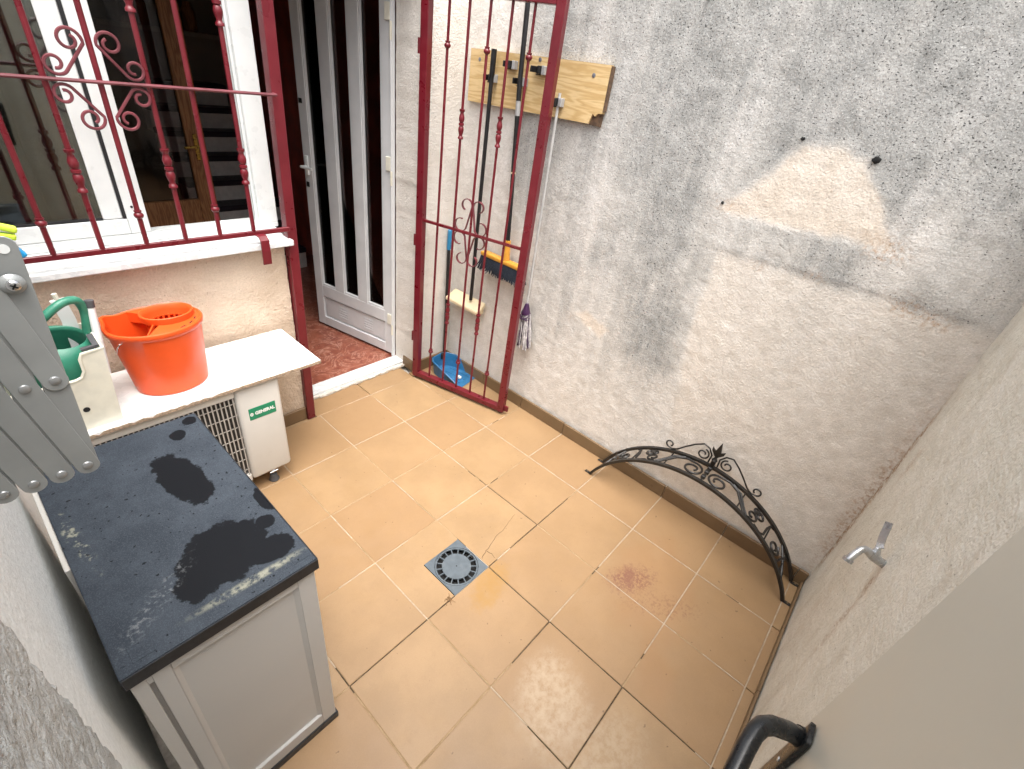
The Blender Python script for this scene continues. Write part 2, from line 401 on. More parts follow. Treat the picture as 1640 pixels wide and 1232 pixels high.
def rough_slab(name, axis, face, sgn, u0, u1, v0, v1, cell, amp, mat, thick=.18, parent=None, kind=None, attrs=None, scale=28, edge=0.0, shape=None):
    """wall slab: a displaced grid on the face at axis=face (outward sgn) closed by a back. u,v are the other two axes in order."""
    nu = max(2, int((u1 - u0) / cell)); nv = max(2, int((v1 - v0) / cell))
    U, V = np.meshgrid(np.linspace(u0, u1, nu + 1), np.linspace(v0, v1, nv + 1), indexing='ij')
    oth = [a for a in range(3) if a != axis]
    P = np.zeros(U.shape + (3,)); P[..., oth[0]] = U; P[..., oth[1]] = V; P[..., axis] = face
    n = fbm(P, scale, 4, 3) - .5 + .5 * (fbm(P, 3.0, 2, 9) - .5)
    D = amp * 2 * n
    if shape is not None: D = D + shape(U, V)
    P[..., axis] += sgn * D
    if edge:
        P[..., oth[0]] += edge * 2 * (fbm(P, 22, 3, 21) - .5) * ((np.abs(U - u0) < 1e-6) | (np.abs(U - u1) < 1e-6))
    verts = P.reshape(-1, 3); idx = np.arange((nu + 1) * (nv + 1)).reshape(nu + 1, nv + 1)
    q = np.stack([idx[:-1, :-1], idx[1:, :-1], idx[1:, 1:], idx[:-1, 1:]], -1).reshape(-1, 4)
    rim = np.concatenate([idx[:, 0], idx[-1, 1:], idx[-2::-1, -1], idx[0, -2:0:-1]])
    back = verts[rim].copy(); back[:, axis] = face - sgn * thick
    nb = len(verts); verts = np.vstack([verts, back]); m = len(rim)
    fl = [tuple(r) for r in q.tolist()]
    for k in range(m): fl.append((int(rim[k]), int(rim[(k + 1) % m]), nb + (k + 1) % m, nb + k))
    fl.append(tuple(range(nb, nb + m)))
    off = np.array(world_loc(parent)) if parent is not None else np.zeros(3)
    me = bpy.data.meshes.new(name); me.from_pydata((verts - off).tolist(), [], fl); me.materials.append(mat)
    bm = bmesh.new(); bm.from_mesh(me); bmesh.ops.recalc_face_normals(bm, faces=bm.faces); bm.to_mesh(me); bm.free()
    if attrs:
        for k, fn in attrs.items():
            a = me.attributes.new(k, 'FLOAT', 'POINT'); vals = np.zeros(len(verts), np.float32)
            vals[:nb] = np.clip(fn(U, V), 0, 1).reshape(-1); a.data.foreach_set('value', vals)
    me.shade_smooth()
    try: me.set_sharp_from_angle(angle=math.radians(50))
    except Exception: pass
    o = bpy.data.objects.new(name, me); COL.objects.link(o)
    if parent is not None: o.parent = parent
    if kind: o['kind'] = kind
    return o

def sst(x, a, b):
    t = np.clip((x - a) / (b - a), 0, 1); return t * t * (3 - 2 * t)
def poly_sd(U, V, poly):
    """signed distance (inside positive) to a polygon"""
    d = np.full(U.shape, 1e9); inside = np.zeros(U.shape, bool); n = len(poly)
    for i in range(n):
        (x0, y0), (x1, y1) = poly[i], poly[(i + 1) % n]
        ex, ey = x1 - x0, y1 - y0
        t = np.clip(((U - x0) * ex + (V - y0) * ey) / (ex * ex + ey * ey), 0, 1)
        d = np.minimum(d, np.hypot(U - x0 - t * ex, V - y0 - t * ey))
        c = ((y0 > V) != (y1 > V)) & (U < (x1 - x0) * (V - y0) / (y1 - y0 + 1e-12) + x0); inside ^= c
    return np.where(inside, d, -d)
def blob(U, V, cu, cv, ru, rv): return np.exp(-((U - cu) / ru) ** 2 - ((V - cv) / rv) ** 2)
def N2(U, V, su, sv, seed=0, o=4):
    return fbm(np.stack([U * su, V * sv, np.full_like(U, 7.3)], -1), 1, o, seed)

# ================================================================== FLOOR
T = .33
GAP = .0042
floor = thing('floor', '', '', (0, 0, 0)); del floor['label']; del floor['category']; floor['kind'] = 'structure'
obj('grout_bed', box(-1.35, 1.2, -2.6, .25, -.12, -.034), MT['cement'], floor)
# joints, assigned pale / tan / black piece by piece
dark_u = {1: [(2.55, 2.75), (2.8, 4.0)], 0: [(3.42, 3.6), (4.0, 6.85)], -1: [(5.5, 6.3)], -2: [(3.75, 4.1)], 2: [(6.4, 6.6)]}
dark_v = {4: [(1, 1.75), (.45, 1), (0, .14), (-2, -.56)], 5: [(-.65, 0), (1.0, 1.12), (.92, 1)], 6: [(-1, .04), (.42, .5)], 3: [(1.1, 1.25)], 2: [(2.2, 2.3)]}
light_u = {2: [(2, 6.3)], 1: [(0.2, 2.5), (5.1, 6.2)], 0: [(0, 1.1)], -1: [(3, 4), (2, 2.4)]}
light_v = {2: [(1.2, 2)], 3: [(0, 1), (2, 3)], 5: [(1, 3)], 6: [(1, 3)], 4: [(2, 3), (.1, .45)], 1: [(0, .5), (-1, -.3)]}
def inr(d, k, t): return any(a <= t <= b for a, b in d.get(k, []))
bmj = bmesh.new()
def quad(x0, x1, y0, y1, z, mi):
    f = bmj.faces.new([bmj.verts.new((x, y, z)) for x, y in ((x0, y0), (x1, y0), (x1, y1), (x0, y1))]); f.material_index = mi
SUB = 12
for j in range(-3, 4):
    for i in range(0, 7):
        for s in range(SUB):
            t0 = i + s / SUB; t1 = t0 + 1 / SUB; tm = (t0 + t1) / 2
            mi = 2 if inr(dark_u, j, tm) else (0 if inr(light_u, j, tm) or math.sin(j * 12.9 + i * 4.1 + int(s / 6) * 2.3) > .55 else 1)
            quad(j * T - GAP / 2, j * T + GAP / 2, -t1 * T, -t0 * T, -.0012 if mi != 2 else -.0025, mi)
for i in range(0, 8):
    for j in range(-3, 3):
        for s in range(SUB):
            t0 = j + s / SUB; t1 = t0 + 1 / SUB; tm = (t0 + t1) / 2
            mi = 2 if inr(dark_v, i, tm) else (0 if inr(light_v, i, tm) or i == 7 or math.sin(j * 7.9 + i * 5.3 + int(s / 6) * 1.7) > .55 else 1)
            quad(t0 * T, t1 * T, -i * T - GAP / 2, -i * T + GAP / 2, (-.0012 if mi != 2 else -.0025) - .0002, mi)
gj = obj('grout', bmj, [MT['g_light'], MT['g_tan'], MT['g_dark']], floor)
gj['kind'] = 'stuff'
def tile_bm(w, h):
    return box(-w / 2, w / 2, -h / 2, h / 2, -.011, 0, .0016)
def tile_obj(x0, x1, y0, y1, proto=None):
    c = ((x0 + x1) / 2, (y0 + y1) / 2, random.uniform(-.0004, .0004))
    if proto is None:
        bm = tile_bm(x1 - x0 - GAP, y1 - y0 - GAP); o = obj('tile', bm, MT['tile'], None)
        o.parent = floor; o.location = c
    else:
        o = dup(proto, c)
    o.rotation_euler = (random.uniform(-.0022, .0022), random.uniform(-.0022, .0022), random.uniform(-.0015, .0015))
    return o
proto = None
for i in range(0, 7):
    for j in range(-3, 3):
        if i == 3 and j == -1: continue
        o = tile_obj(j * T, (j + 1) * T, -(i + 1) * T, -i * T, proto)
        proto = proto or o
# the tile cut round the drain
L = GAP / 2
poly = [(-T + L, -3 * T - L), (-T + L, -4 * T + L), (-.194, -4 * T + L), (-.194, -1.131), (-L, -1.131), (-L, -3 * T - L)]
bm = prismm(bmesh.new(), poly, lambda u, v: (u, v, -.011), lambda u, v: (u, v, 0.0))
obj('tile', bm, MT['tile'], floor)
ps = None
for j in range(-3, 3):      # cut strip along the near wall
    ps = tile_obj(j * T, (j + 1) * T, -2.352, -7 * T, ps)
for x0, x1 in ((-.02, .33), (.33, .66)):
    tile_obj(x0, x1, 0, .155)
tile_obj(.66, .98, 0, .06)
tile_obj(-1.12, -.02, 0, .03)
# cracks in the tile right of the drain
for pts in ([(.008, -1.273), (.05, -1.258), (.09, -1.25), (.13, -1.236), (.19, -1.232), (.26, -1.216), (.31, -1.206)], [(.05, -1.258), (.056, -1.285), (.05, -1.316)]):
    b = bmesh.new(); P = []
    for a, c in zip(pts, pts[1:]):
        for k in range(4):
            t = k / 4; P.append((a[0] + (c[0] - a[0]) * t + random.uniform(-.002, .002), a[1] + (c[1] - a[1]) * t + random.uniform(-.002, .002), .0002))
    tubem(b, P, [.0013 - .0008 * k / len(P) for k in range(len(P))], 4)
    obj('crack', b, MT['crack'], floor)

# ================================================================== DRAIN
dr = thing('floor_drain', 'square grey plastic floor drain with a ring of slots, set among the tan tiles', 'drain', (-.0965, -1.2265, 0))
cx, cy = -.0965, -1.2265
def ring(bm, r0, r1, z0, z1, n=48, c=(cx, cy), out=None):
    for k in range(n):
        a0, a1 = 2 * PI * k / n, 2 * PI * (k + 1) / n
        def P(r, a, z): return bm.verts.new((c[0] + r * math.cos(a), c[1] + r * math.sin(a), z))
        v = [P(r0, a0, z1), P(r1, a0, z1), P(r1, a1, z1), P(r0, a1, z1)]; bm.faces.new(v)
        w = [P(r0, a0, z0), P(r1, a0, z0), P(r1, a1, z0), P(r0, a1, z0)]
        bm.faces.new((v[0], w[0], w[3], v[3])); bm.faces.new((v[1], v[2], w[2], w[1]))
b = bmesh.new(); h = .0945; n = 48
def sqr(a):
    c, s = math.cos(a), math.sin(a); m = max(abs(c), abs(s)); return (cx + h * c / m, cy + h * s / m)
for k in range(n):
    a0, a1 = 2 * PI * k / n + PI / 4, 2 * PI * (k + 1) / n + PI / 4
    p = [(cx + (.0915) * math.cos(a0), cy + (.0915) * math.sin(a0)), sqr(a0), sqr(a1), (cx + (.0915) * math.cos(a1), cy + (.0915) * math.sin(a1))]
    top = [b.verts.new((*q, .0012)) for q in p]; b.faces.new(top)
    bot = [b.verts.new((*q, -.012)) for q in p]
    b.faces.new((top[1], top[2], bot[2], bot[1])); b.faces.new((top[0], bot[0], bot[3], top[3]))
obj('frame', b, MT['drain'], dr)
b = bmesh.new(); ring(b, .0835, .0895, -.006, .0006); ring(b, 0.0001, .0605, -.006, .0006)
for k in range(17):
    a = 2 * PI * k / 17; M4 = Matrix.Translation((cx, cy, 0)) @ Matrix.Rotation(a, 4, 'Z')
    bb = box(.060, .084, -.0021, .0021, -.006, .0004); bb.transform(M4); me = bpy.data.meshes.new('t'); bb.to_mesh(me); bb.free(); b.from_mesh(me); bpy.data.meshes.remove(me)
obj('grate', b, MT['drain'], dr)
obj('screw', lathe([(.003, -.001), (.003, .0008)], 10, Matrix.Translation((cx, cy, 0.0))), MT['pit'], dr)
obj('pit', box(cx - .093, cx + .093, cy - .093, cy + .093, -.0335, -.030), MT['pit'], dr)
# withered sprig by the drain
b = bmesh.new()
for k in range(14):
    a = random.uniform(0, 6.28); L_ = random.uniform(.008, .022); x0, y0 = -.222 + random.uniform(-.012, .012), -1.318 + random.uniform(-.01, .01)
    tubem(b, [(x0, y0, .001), (x0 + L_ * .5 * math.cos(a), y0 + L_ * .5 * math.sin(a), .006), (x0 + L_ * math.cos(a + .4), y0 + L_ * math.sin(a + .4), .002)], .0008, 4)
o = obj('dry_sprig', b, MT['straw']); o['label'] = 'tiny dry brown sprig lying on the tile joint beside the floor drain'; o['category'] = 'sprig'

# ================================================================== HOUSE FRONT
house = thing('house', 'peach rendered house front with white sliding window and open white door', 'house', (-.3, .1, 0))
rough_slab('wall', 1, .03, -1, -1.32, -.066, 0.0, .972, .009, .0026, MT['facade'], .17, house, edge=.006)
obj('upper_wall', box(-1.32, 1.19, .05, .25, 2.14, 2.5), MT['pier'], house)
obj('side_wall', box(-1.32, -1.13, .05, .2, .972, 2.14), MT['facade'], house)
rough_slab('pier', 1, .05, -1, .7, .992, 0.0, 2.14, .01, .0022, MT['pier'], .195, house, edge=.004)
# skirting on house
def skirt_piece(x0, x1, y0, y1, h, par, bev=.002):
    o = obj('skirting_tile', box(x0, x1, y0, y1, .001, h, bev), MT['skirt'], par); return o
for x0, x1 in ((-1.12, -.86), (-.857, -.532), (-.529, -.204), (-.201, -.068)): skirt_piece(x0, x1, .014, .028, .078, house)
skirt_piece(.688, .699, .06, .155, .078, house); skirt_piece(.70, .978, .034, .048, .08, house)
# threshold
rough_slab('threshold', 2, .03, 1, -.07, .72, .16, .25, .008, .0008, MT['marble'], .04, house)
b = bmesh.new()
for k in range(16):
    x = -.06 + k * .047; bxm(b, x, x + .055, .145 + random.uniform(-.008, .004), .162, 0.0005, .012 + random.uniform(0, .006), .003)
obj('mortar_line', b, MT['cement'], house)
# window sill
obj('window_sill', box(-1.2, -.046, -.03, .12, .981, 1.006, .004, 2), MT['marble'], house)
obj('sill_upstand', box(-1.14, -.05, .105, .185, 1.0065, 1.022, .002), MT['marble'], house)
# window
win = obj('window', box(-1.14, -.036, .12, .18, 1.0225, 1.042, .002), MT['upvc'], house)
def sub(name, bm, m, par=None, **k): return obj(name, bm, MT[m], par or win, **k)
b = bmesh.new()
bxm(b, -.112, -.036, .12, .18, 1.0425, 2.1, .002); bxm(b, -1.14, -1.09, .12, .18, 1.0425, 2.1, .002); bxm(b, -1.14, -.036, .12, .18, 2.1005, 2.138, .002)
bxm(b, -.122, -.1125, .138, .146, 1.045, 2.1); bxm(b, -.122, -.1125, .158, .166, 1.045, 2.1)
sub('frame', b, 'upvc')
b = bmesh.new()
for y in (.122, .138, .158, .176): bxm(b, -1.09, -.123, y, y + .003, 1.0425, 1.054)
sub('track', b, 'upvc')
b = bmesh.new(); bxm(b, -.578, -.515, .124, .148, 1.055, 2.095, .003, 2); bxm(b, -.646, -.5885, .130, .146, 1.11, 2.04, .003)
bxm(b, -1.085, -.5785, .124, .148, 1.055, 1.108, .003, 2); bxm(b, -1.085, -.5785, .124, .148, 2.045, 2.095, .003)
bxm(b, -1.085, -1.03, .124, .148, 1.109, 2.044, .003)
sub('sash', b, 'upvc', label='closed half of the sliding window')
b = bmesh.new(); bxm(b, -.588, -.5785, .127, .147, 1.109, 2.044); bxm(b, -1.03, -.647, .1295, .145, 1.109, 1.116)
sub('gasket', b, 'gasket')
sub('pane', box(-1.029, -.6465, .136, .141, 1.1165, 2.044), 'glass')
sub('latch', lathe([(.004, 0), (.0045, .003)], 12, Matrix.Translation((-.556, .1235, 1.15)) @ Matrix.Rotation(PI / 2, 4, 'X')), 'gasket')
b = bmesh.new(); bxm(b, -.66, -.61, .154, .174, 1.056, 2.09, .002); bxm(b, -1.085, -1.03, .154, .174, 1.056, 2.09, .002)
bxm(b, -1.029, -.661, .154, .174, 1.056, 1.106, .002); bxm(b, -1.029, -.661, .154, .174, 2.045, 2.09, .002)
sub('sash', b, 'upvc', label='slid back half of the sliding window')
sub('pane', box(-1.029, -.661, .162, .167, 1.1065, 2.0445), 'glass')

# door leaf, hinged at the right, swung inwards
HX, HY = .68, .262
ang = math.atan2(.66, -.145)
MD = Matrix.Translation((HX, HY, 0)) @ Matrix.Rotation(ang, 4, 'Z')     # local x along the leaf, +y = face seen from the yard
def dbox(bm, u0, u1, w0, w1, z0, z1, bev=.0015):
    bb = box(u0, u1, w0, w1, z0, z1, bev); bb.transform(MD); me = bpy.data.meshes.new('t'); bb.to_mesh(me); bb.free(); bm.from_mesh(me); bpy.data.meshes.remove(me)
b = bmesh.new()
ST = [(.003, .057), (.205, .275), (.411, .481), (.616, .680)]
dbox(b, .003, .057, -.04, 0, .045, 2.06); dbox(b, .616, .680, -.04, 0, .045, 2.06)
dbox(b, .0575, .6155, -.04, 0, .266, .345); dbox(b, .0575, .6155, -.04, 0, .045, .108); dbox(b, .0575, .6155, -.04, 0, 1.99, 2.06)
for u0, u1 in ST[1:3]: dbox(b, u0, u1, -.04, 0, .3455, 1.9895)
door = obj('door', b, MT['upvc_grey'], house, label='open white aluminium door with three tall narrow dark panes')
for u0, u1 in ((.057, .205), (.275, .411), (.481, .616)):
    b = bmesh.new(); dbox(b, u0 + .0005, u1 - .0005, -.026, -.022, .3455, 1.9895, 0); obj('pane', b, MT['dglass'], door)
    b = bmesh.new(); dbox(b, u0 + .0005, u0 + .016, -.0215, -.004, .3455, 1.9895); dbox(b, u0 + .0165, u1 - .0005, -.0215, -.004, .3455, .358)
    dbox(b, u1 - .007, u1 - .0005, -.0215, -.004, .3585, 1.9895)
    obj('glazing_bead', b, MT['upvc_grey'], door)
b = bmesh.new(); dbox(b, .058, .615, -.028, -.018, .1085, .2655, 0); dbox(b, .068, .605, -.0178, -.010, .1165, .2575, .004)
obj('lower_panel', b, MT['upvc_grey'], door)
for uc in (.21, .44):
    for k in range(5):
        b = bmesh.new(); dbox(b, uc - .04, uc + .04, -.0098, -.006, .15 + k * .018, .154 + k * .018, .0012); obj('louvre', b, MT['upvc_grey'], door)
b = bmesh.new(); dbox(b, .636, .66, 0.0005, .012, 1.05, 1.16, .003); dbox(b, .640, .652, .0125, .045, 1.095, 1.107, .003); dbox(b, .555, .652, .0455, .057, 1.093, 1.109, .004)
obj('handle', b, MT['upvc'], door)
b = bmesh.new(); dbox(b, .645, .672, 0.0005, .004, 1.43, 1.455); obj('lock', b, MT['pit'], door)
b = bmesh.new(); dbox(b, .645, .668, .0005, .006, .98, 1.01); obj('lock', b, MT['pit'], door)
for z in (.235, 1.17, 1.83):
    b = bmesh.new(); dbox(b, -.004, .03, .0005, .010, z + .03, z + .10, .002); dbox(b, -.012, -.002, -.006, .012, z - .045, z + .03, .002)
    obj('hinge', b, MT['cream'], door)
b = bmesh.new(); bxm(b, .672, .699, .25, .258, .03, 2.14, .002); bxm(b, .690, .699, .2585, .31, .03, 2.14, .002)
obj('door_frame', b, MT['upvc_grey'], house)

# ------------------------------------------------------------------ room behind
struct('interior_floor', box(-1.35, 1.5, .2505, 3.3, -.05, .026), MT['redfloor'])
struct('interior_back_wall', box(-1.35, 1.5, 3.3, 3.4, 0, 2.5), MT['room'])
struct('interior_left_wall', box(-1.45, -1.35, .26, 3.3, 0, 2.5), MT['room'])
struct('interior_right_wall', box(1.19, 1.3, .26, 3.3, 0.03, 2.5), MT['drape'])
struct('interior_ceiling', box(-1.35, 1.5, .2505, 3.3, 2.4, 2.5), MT['room'])
struct('interior_window_wall', box(-1.32, -.12, .21, .24, 0.03, .965), MT['room'])
idr = thing('interior_door', 'varnished brown wooden glazed door inside the dark room, seen through the window', 'door', (0, 1.8, .026))
b = bmesh.new(); bxm(b, .20, .31, 1.79, 1.83, .03, 2.1, .004); bxm(b, -.50, -.40, 1.79, 1.83, .03, 2.1, .004); bxm(b, -.399, .199, 1.79, 1.83, .03, .71, .004); bxm(b, -.399, .199, 1.79, 1.83, 2.0, 2.1, .004)
obj('leaf', b, MT['brownwood'], idr)
obj('pane', box(-.399, .199, 1.808, 1.812, .711, 1.999), MT['dglass'], idr)
b = bmesh.new(); tubem(b, [(.25, 1.789, 1.05), (.25, 1.74, 1.05), (.16, 1.735, 1.045)], .008, 8); bxm(b, .238, .262, 1.783, 1.789, .96, 1.12, .003)
obj('handle', b, MT['brass'], idr)
stair = thing('staircase', 'staircase with dark treads and pale risers in the dark room behind the window', 'staircase', (.6, 2.0, .026))
for k in range(8):
    y0 = 1.92 + .16 * k; z0 = .12 + .155 * k
    obj('riser', box(.33, 1.0, y0 + .02, y0 + .16, max(.03, z0 - .1), z0 + .05), MT['riser'], stair); obj('tread', box(.33, 1.0, y0, y0 + .18, z0 + .0505, z0 + .092, .006), MT['tread'], stair)
sh = thing('interior_shelf', 'pale shelf with dark jars on the back wall of the dark room', 'shelf', (.6, 3.2, 1.45))
obj('shelf_board', box(.2, 1.1, 3.1, 3.299, 1.62, 1.65), MT['shelfpale'], sh); obj('shelf_board', box(.2, 1.1, 3.1, 3.299, 1.98, 2.01), MT['shelfpale'], sh)
for k in range(4):
    obj('jar', lathe([(.04, 0), (.05, .02), (.05, .14), (.03, .18), (.03, .2)], 12, Matrix.Translation((.35 + k * .17, 3.2, 1.651))), MT['brownwood' if k % 2 else 'shelfpale'], sh, True)

# ================================================================== WALLS
rw = thing('rendered_wall', 'tall rough rendered wall with grey mould stains and a pale bell shaped clean patch', 'wall', (1.1, -1.1, 0))
BELL = [(-1.42, 1.42), (-1.50, 1.52), (-1.61, 1.665), (-1.72, 1.69), (-1.81, 1.66), (-1.90, 1.57), (-1.96, 1.48), (-2.01, 1.42), (-1.66, 1.405), (-1.43, 1.395)]
RECT = [(-1.45, 1.265), (-1.82, 1.275), (-2.40, 1.285), (-2.40, -.1), (-1.62, -.1), (-1.50, .65), (-1.465, .86)]
SMALL = [(-.88, .74), (-.95, .785), (-1.09, .73), (-1.06, .67), (-.95, .70)]
def wob(U, V): return (N2(U, V, 18, 18, 41) - .5) * .035
def mould(U, V):
    st = N2(U, V, 7.5, .9, 5, 4)                                  # run-down streaks
    cloud = N2(U, V, 2.6, 2.2, 11, 5)
    g = .24 + .60 * sst(V + (cloud - .5) * .7 + .25 * np.clip(-U - 1.0, -.5, 1), .75, 1.55)
    g += 1.0 * (st - .5) + .5 * (cloud - .5)
    g += .38 * blob(U, V, -1.14, 1.75, .09, .45) + .25 * blob(U, V, -1.22, 1.2, .12, .25)
    g += .52 * np.exp(-(np.maximum(0, np.abs(U + 1.33) - .09) / .07) ** 2) * np.exp(-(np.maximum(0, np.abs(V - .80) - .10) / .08) ** 2) + .22 * blob(U, V, -.62, .35, .12, .25) + .15 * blob(U, V, -.55, 1.3, .12, .5)
    g += .22 * sst(V, 1.45, 1.7) * sst(-U, 1.35, 1.6)
    g += (.10 + .75 * np.clip(st - .42, 0, 1)) * sst(-U, .45, .75) * sst(U, -1.55, -1.15) * sst(V, .35, .7) * sst(-V, -1.75, -1.2)
    g -= .45 * blob(U, V, -2.25, 1.36, .28, .12) + .2 * blob(U, V, -1.7, 1.33, .3, .07)
    g -= .45 * blob(U, V, -2.12, 1.52, .15, .16) + .40 * blob(U, V, -.70, 1.95, .05, .4) + .30 * blob(U, V, -.82, 1.3, .06, .35) + .25 * blob(U, V, -1.4, 1.55, .08, .2)
    edge = -U + (N2(U, V, 6, 1.5, 15) - .5) * .12                 # clean strip by the house corner
    g *= .10 + .90 * sst(edge, .30 + .16 * sst(1.4 - V, 0, .8), .42 + .25 * sst(1.4 - V, 0, .8))
    g *= 1 - .75 * sst(.55 - V + (cloud - .5) * .3, 0, .3) * .8
    w = wob(U, V)
    g *= 1 - .92 * sst(poly_sd(U, V, BELL) + w, -.03, .03)
    g *= 1 - .80 * sst(poly_sd(U, V, RECT) + w, -.03, .05)
    g *= 1 - .9 * sst(poly_sd(U, V, SMALL) + w * .6, -.015, .02)
    # dark seam along the top and the left of the lower panel
    d = np.abs(poly_sd(U, V, RECT) + .004)
    g += .35 * np.exp(-(d / .014) ** 2) * (U > -2.3) * (V > .6) * N2(U, V, 6, 6, 31)
    return g
def warm(U, V):
    w = wob(U, V)
    return .12 + 1.0 * sst(poly_sd(U, V, BELL) + w, -.01, .02) + .35 * sst(poly_sd(U, V, RECT) + w, -.01, .03) + .9 * sst(poly_sd(U, V, SMALL) + w, -.01, .02) - .25 * sst(V, 1.2, 1.6)
def rust_r(U, V):
    g = 0
    for u, v, r, s in ((-1.63, 1.25, .02, .8), (-1.82, 1.27, .025, .7), (-2.11, 1.265, .04, .9), (-2.21, 1.25, .03, .9), (-1.43, 1.42, .03, .7), (-1.97, 1.43, .05, .6), (-1.99, 1.41, .03, .8), (-.87, .72, .02, .5)):
        g = g + s * blob(U, V, u, v, r * 1.6, r)
    g = g + 1.1 * blob(U, V, -2.345, .5, .03, .45) + .5 * blob(U, V, -.33, 1.3, .015, .3)
    return g
def streak(U, V):
    return (.75 * blob(U, V, -.70, 1.9, .035, .35) + .5 * blob(U, V, -.82, 1.35, .04, .35) + .5 * blob(U, V, -1.38, 1.7, .05, .25) + .55 * blob(U, V, -2.12, 1.52, .12, .13)
            + .5 * blob(U, V, -1.0, 1.0, .05, .25) + .45 * sst(N2(U, V, 9, 1.1, 77), .55, .75) * sst(V, .5, .9)) * N2(U, V, 14, 8, 3)
def seam(U, V):     # shallow steps where old plaster layers meet
    w = wob(U, V) * .5
    return -.002 * sst(poly_sd(U, V, RECT) + w, -.006, .006) - .001 * sst(poly_sd(U, V, BELL) + w, -.006, .006)
rough_slab('render_face', 0, .988, -1, -2.62, .22, 0, 2.32, .0095, .0026, MT['rwall'], .19, rw, attrs=dict(mould=mould, warm=warm, rust=rust_r, streak=streak), shape=seam)
ys = [.048] + [-T * k for k in range(0, 8)]
for a, c in zip(ys, ys[1:]): skirt_piece(.966, .980, c + .0015, a - .0015, .078 + random.uniform(-.002, .002), rw)
skirt_piece(.966, .980, -2.352, -2.312, .078, rw)
# plug holes in the render
for y, z, r in ((-1.417, 1.43, .006), (-1.83, 1.665, .011), (-1.60, 1.685, .006)):
    b = bmesh.new()
    bmesh.ops.create_icosphere(b, subdivisions=2, radius=r)
    for v in b.verts: v.co = Vector((.984 + v.co.x * .35, y + v.co.y * random.uniform(.8, 1.5), z + v.co.z * random.uniform(.7, 1.2)))
    obj('plug_hole', b, MT['pit'], rw)
o = obj('wall_plug', lathe([(.005, 0), (.006, .012)], 10, Matrix.Translation((.988, -1.13, 2.045)) @ Matrix.Rotation(-PI / 2, 4, 'Y')), MT['teal'], rw)

nw = thing('cream_wall', 'cream rendered wall carrying the garden tap, rust stained beside the corner', 'wall', (.4, -2.45, 0))
def rust_n(U, V):
    g = 1.5 * np.exp(-((U - .975) / .028) ** 2) * sst(V, .1, .25) * sst(-V, -1.3, -.6) * N2(U, V, 10, 5, 8) * 1.6 + .9 * blob(U, V, .985, .45, .06, .3)
    g = g + .8 * blob(U, V, .262, .755, .018, .055) + .55 * blob(U, V, .24, .65, .012, .09) + .5 * blob(U, V, .80, .85, .03, .07) + .35 * blob(U, V, .22, .55, .02, .15) + .2 * blob(U, V, .5, .35, .12, .3)
    return g
rough_slab('render_face', 1, -2.356, 1, -1.3, .99, 0, 1.9, .012, .0028, MT['nwall'], .2, nw, attrs=dict(rust=rust_n, warm=lambda U, V: U * 0))
b = None
for j in range(-4, 3): skirt_piece(j * T + .0015, min((j + 1) * T, .965) - .0015, -2.352, -2.342, .03 + random.uniform(-.002, .002), nw)

lw = thing('white_wall', 'smooth white plaster wall right behind the black topped cabinet', 'wall', (-1.2, -.7, 0))
rough_slab('plaster', 0, -1.126, 1, -1.545, .028, 0, 1.85, .012, .0012, MT['white_wall'], .15, lw, scale=12, edge=.0)
gw = thing('grey_wall', 'rough grey rendered edge of wall in the lower left corner, ragged against white plaster', 'wall', (-1.2, -2.0, 0))
def rag(U, V):
    e = -1.540 + (N2(U, V, 0.0, 30, 55, 3) - .5) * .03 + (N2(U * 0, V, 0, 110, 56, 3) - .5) * .02
    return -.012 * sst(U, e - .006, e) + (N2(U, V, 25, 160, 60, 3) - .5) * .004
rough_slab('render_face', 0, -1.116, 1, -2.36, -1.522, .0, 1.85, .007, .0035, MT['grey_wall'], .16, gw, scale=60, shape=rag)

# ================================================================== WINDOW GRILLE
gr = thing('window_grille', 'dark red iron window grille with turned bars and scrolls, joined to the door post', 'grille', (-.05, .0, 1.05))
BAL = [(.0062, -.062), (.0135, -.062), (.0135, -.054), (.010, -.051), (.0085, -.045), (.0125, -.033), (.0145, -.022), (.012, -.010), (.0085, -.006), (.0135, -.004), (.0135, .005), (.0085, .007),
       (.012, .012), (.0145, .024), (.0125, .034), (.0085, .045), (.010, .051), (.0135, .054), (.0135, .062), (.0062, .062)]
BALL = [(.006, -.012), (.011, -.009), (.0145, -.003), (.0145, .003), (.011, .007), (.009, .010), (.0115, .012), (.0115, .016), (.006, .016)]
def bar_with(name, par, x, y, z0, z1, r, vases, balls, m='red', k=1.0):
    o = obj(name, tube([(x, y, z0), (x, y, z1)], r, 10), MT[m], par, True)
    for z in vases:
        obj('baluster', lathe([(a * k, c) for a, c in BAL], 14, Matrix.Translation((x, y, z))), MT[m], o, True, angle=50)
    for z in balls:
        obj('ball', lathe([(a * k, c) for a, c in BALL], 14, Matrix.Translation((x, y, z))), MT[m], o, True, angle=50)
    return o
# latch post, very slightly out of plumb
b = box(-.068, -.026, .0, .045, 0.002, 2.139, .002)
for v in b.verts: v.co.x += .026 * v.co.z / 2.14
obj('post', b, MT['red'], gr)
obj('bottom_rail', box(-1.13, -.056, -.026, -.014, 1.043, 1.062, .002), MT['red'], gr)
obj('top_rail', box(-1.13, -.048, -.026, -.014, 2.09, 2.109, .002), MT['red'], gr)
obj('cross_bar', tube([(-1.13, -.034, 1.55), (-.048, -.034, 1.55), (-.045, -.01, 1.55), (-.045, .004, 1.55)], .0052, 8), MT['redscroll'], gr, True)
XB = [-1.075, -.951, -.826, -.70, -.573, -.449, -.330, -.203]
for k, x in enumerate(XB):
    if k % 2 == 1: bar_with('bar', gr, x, -.02, 1.06, 2.092, .008, [1.305, 1.797], [])
    else: bar_with('bar', gr, x, -.02, 1.06, 2.092, .008, [], [1.16, 1.95])
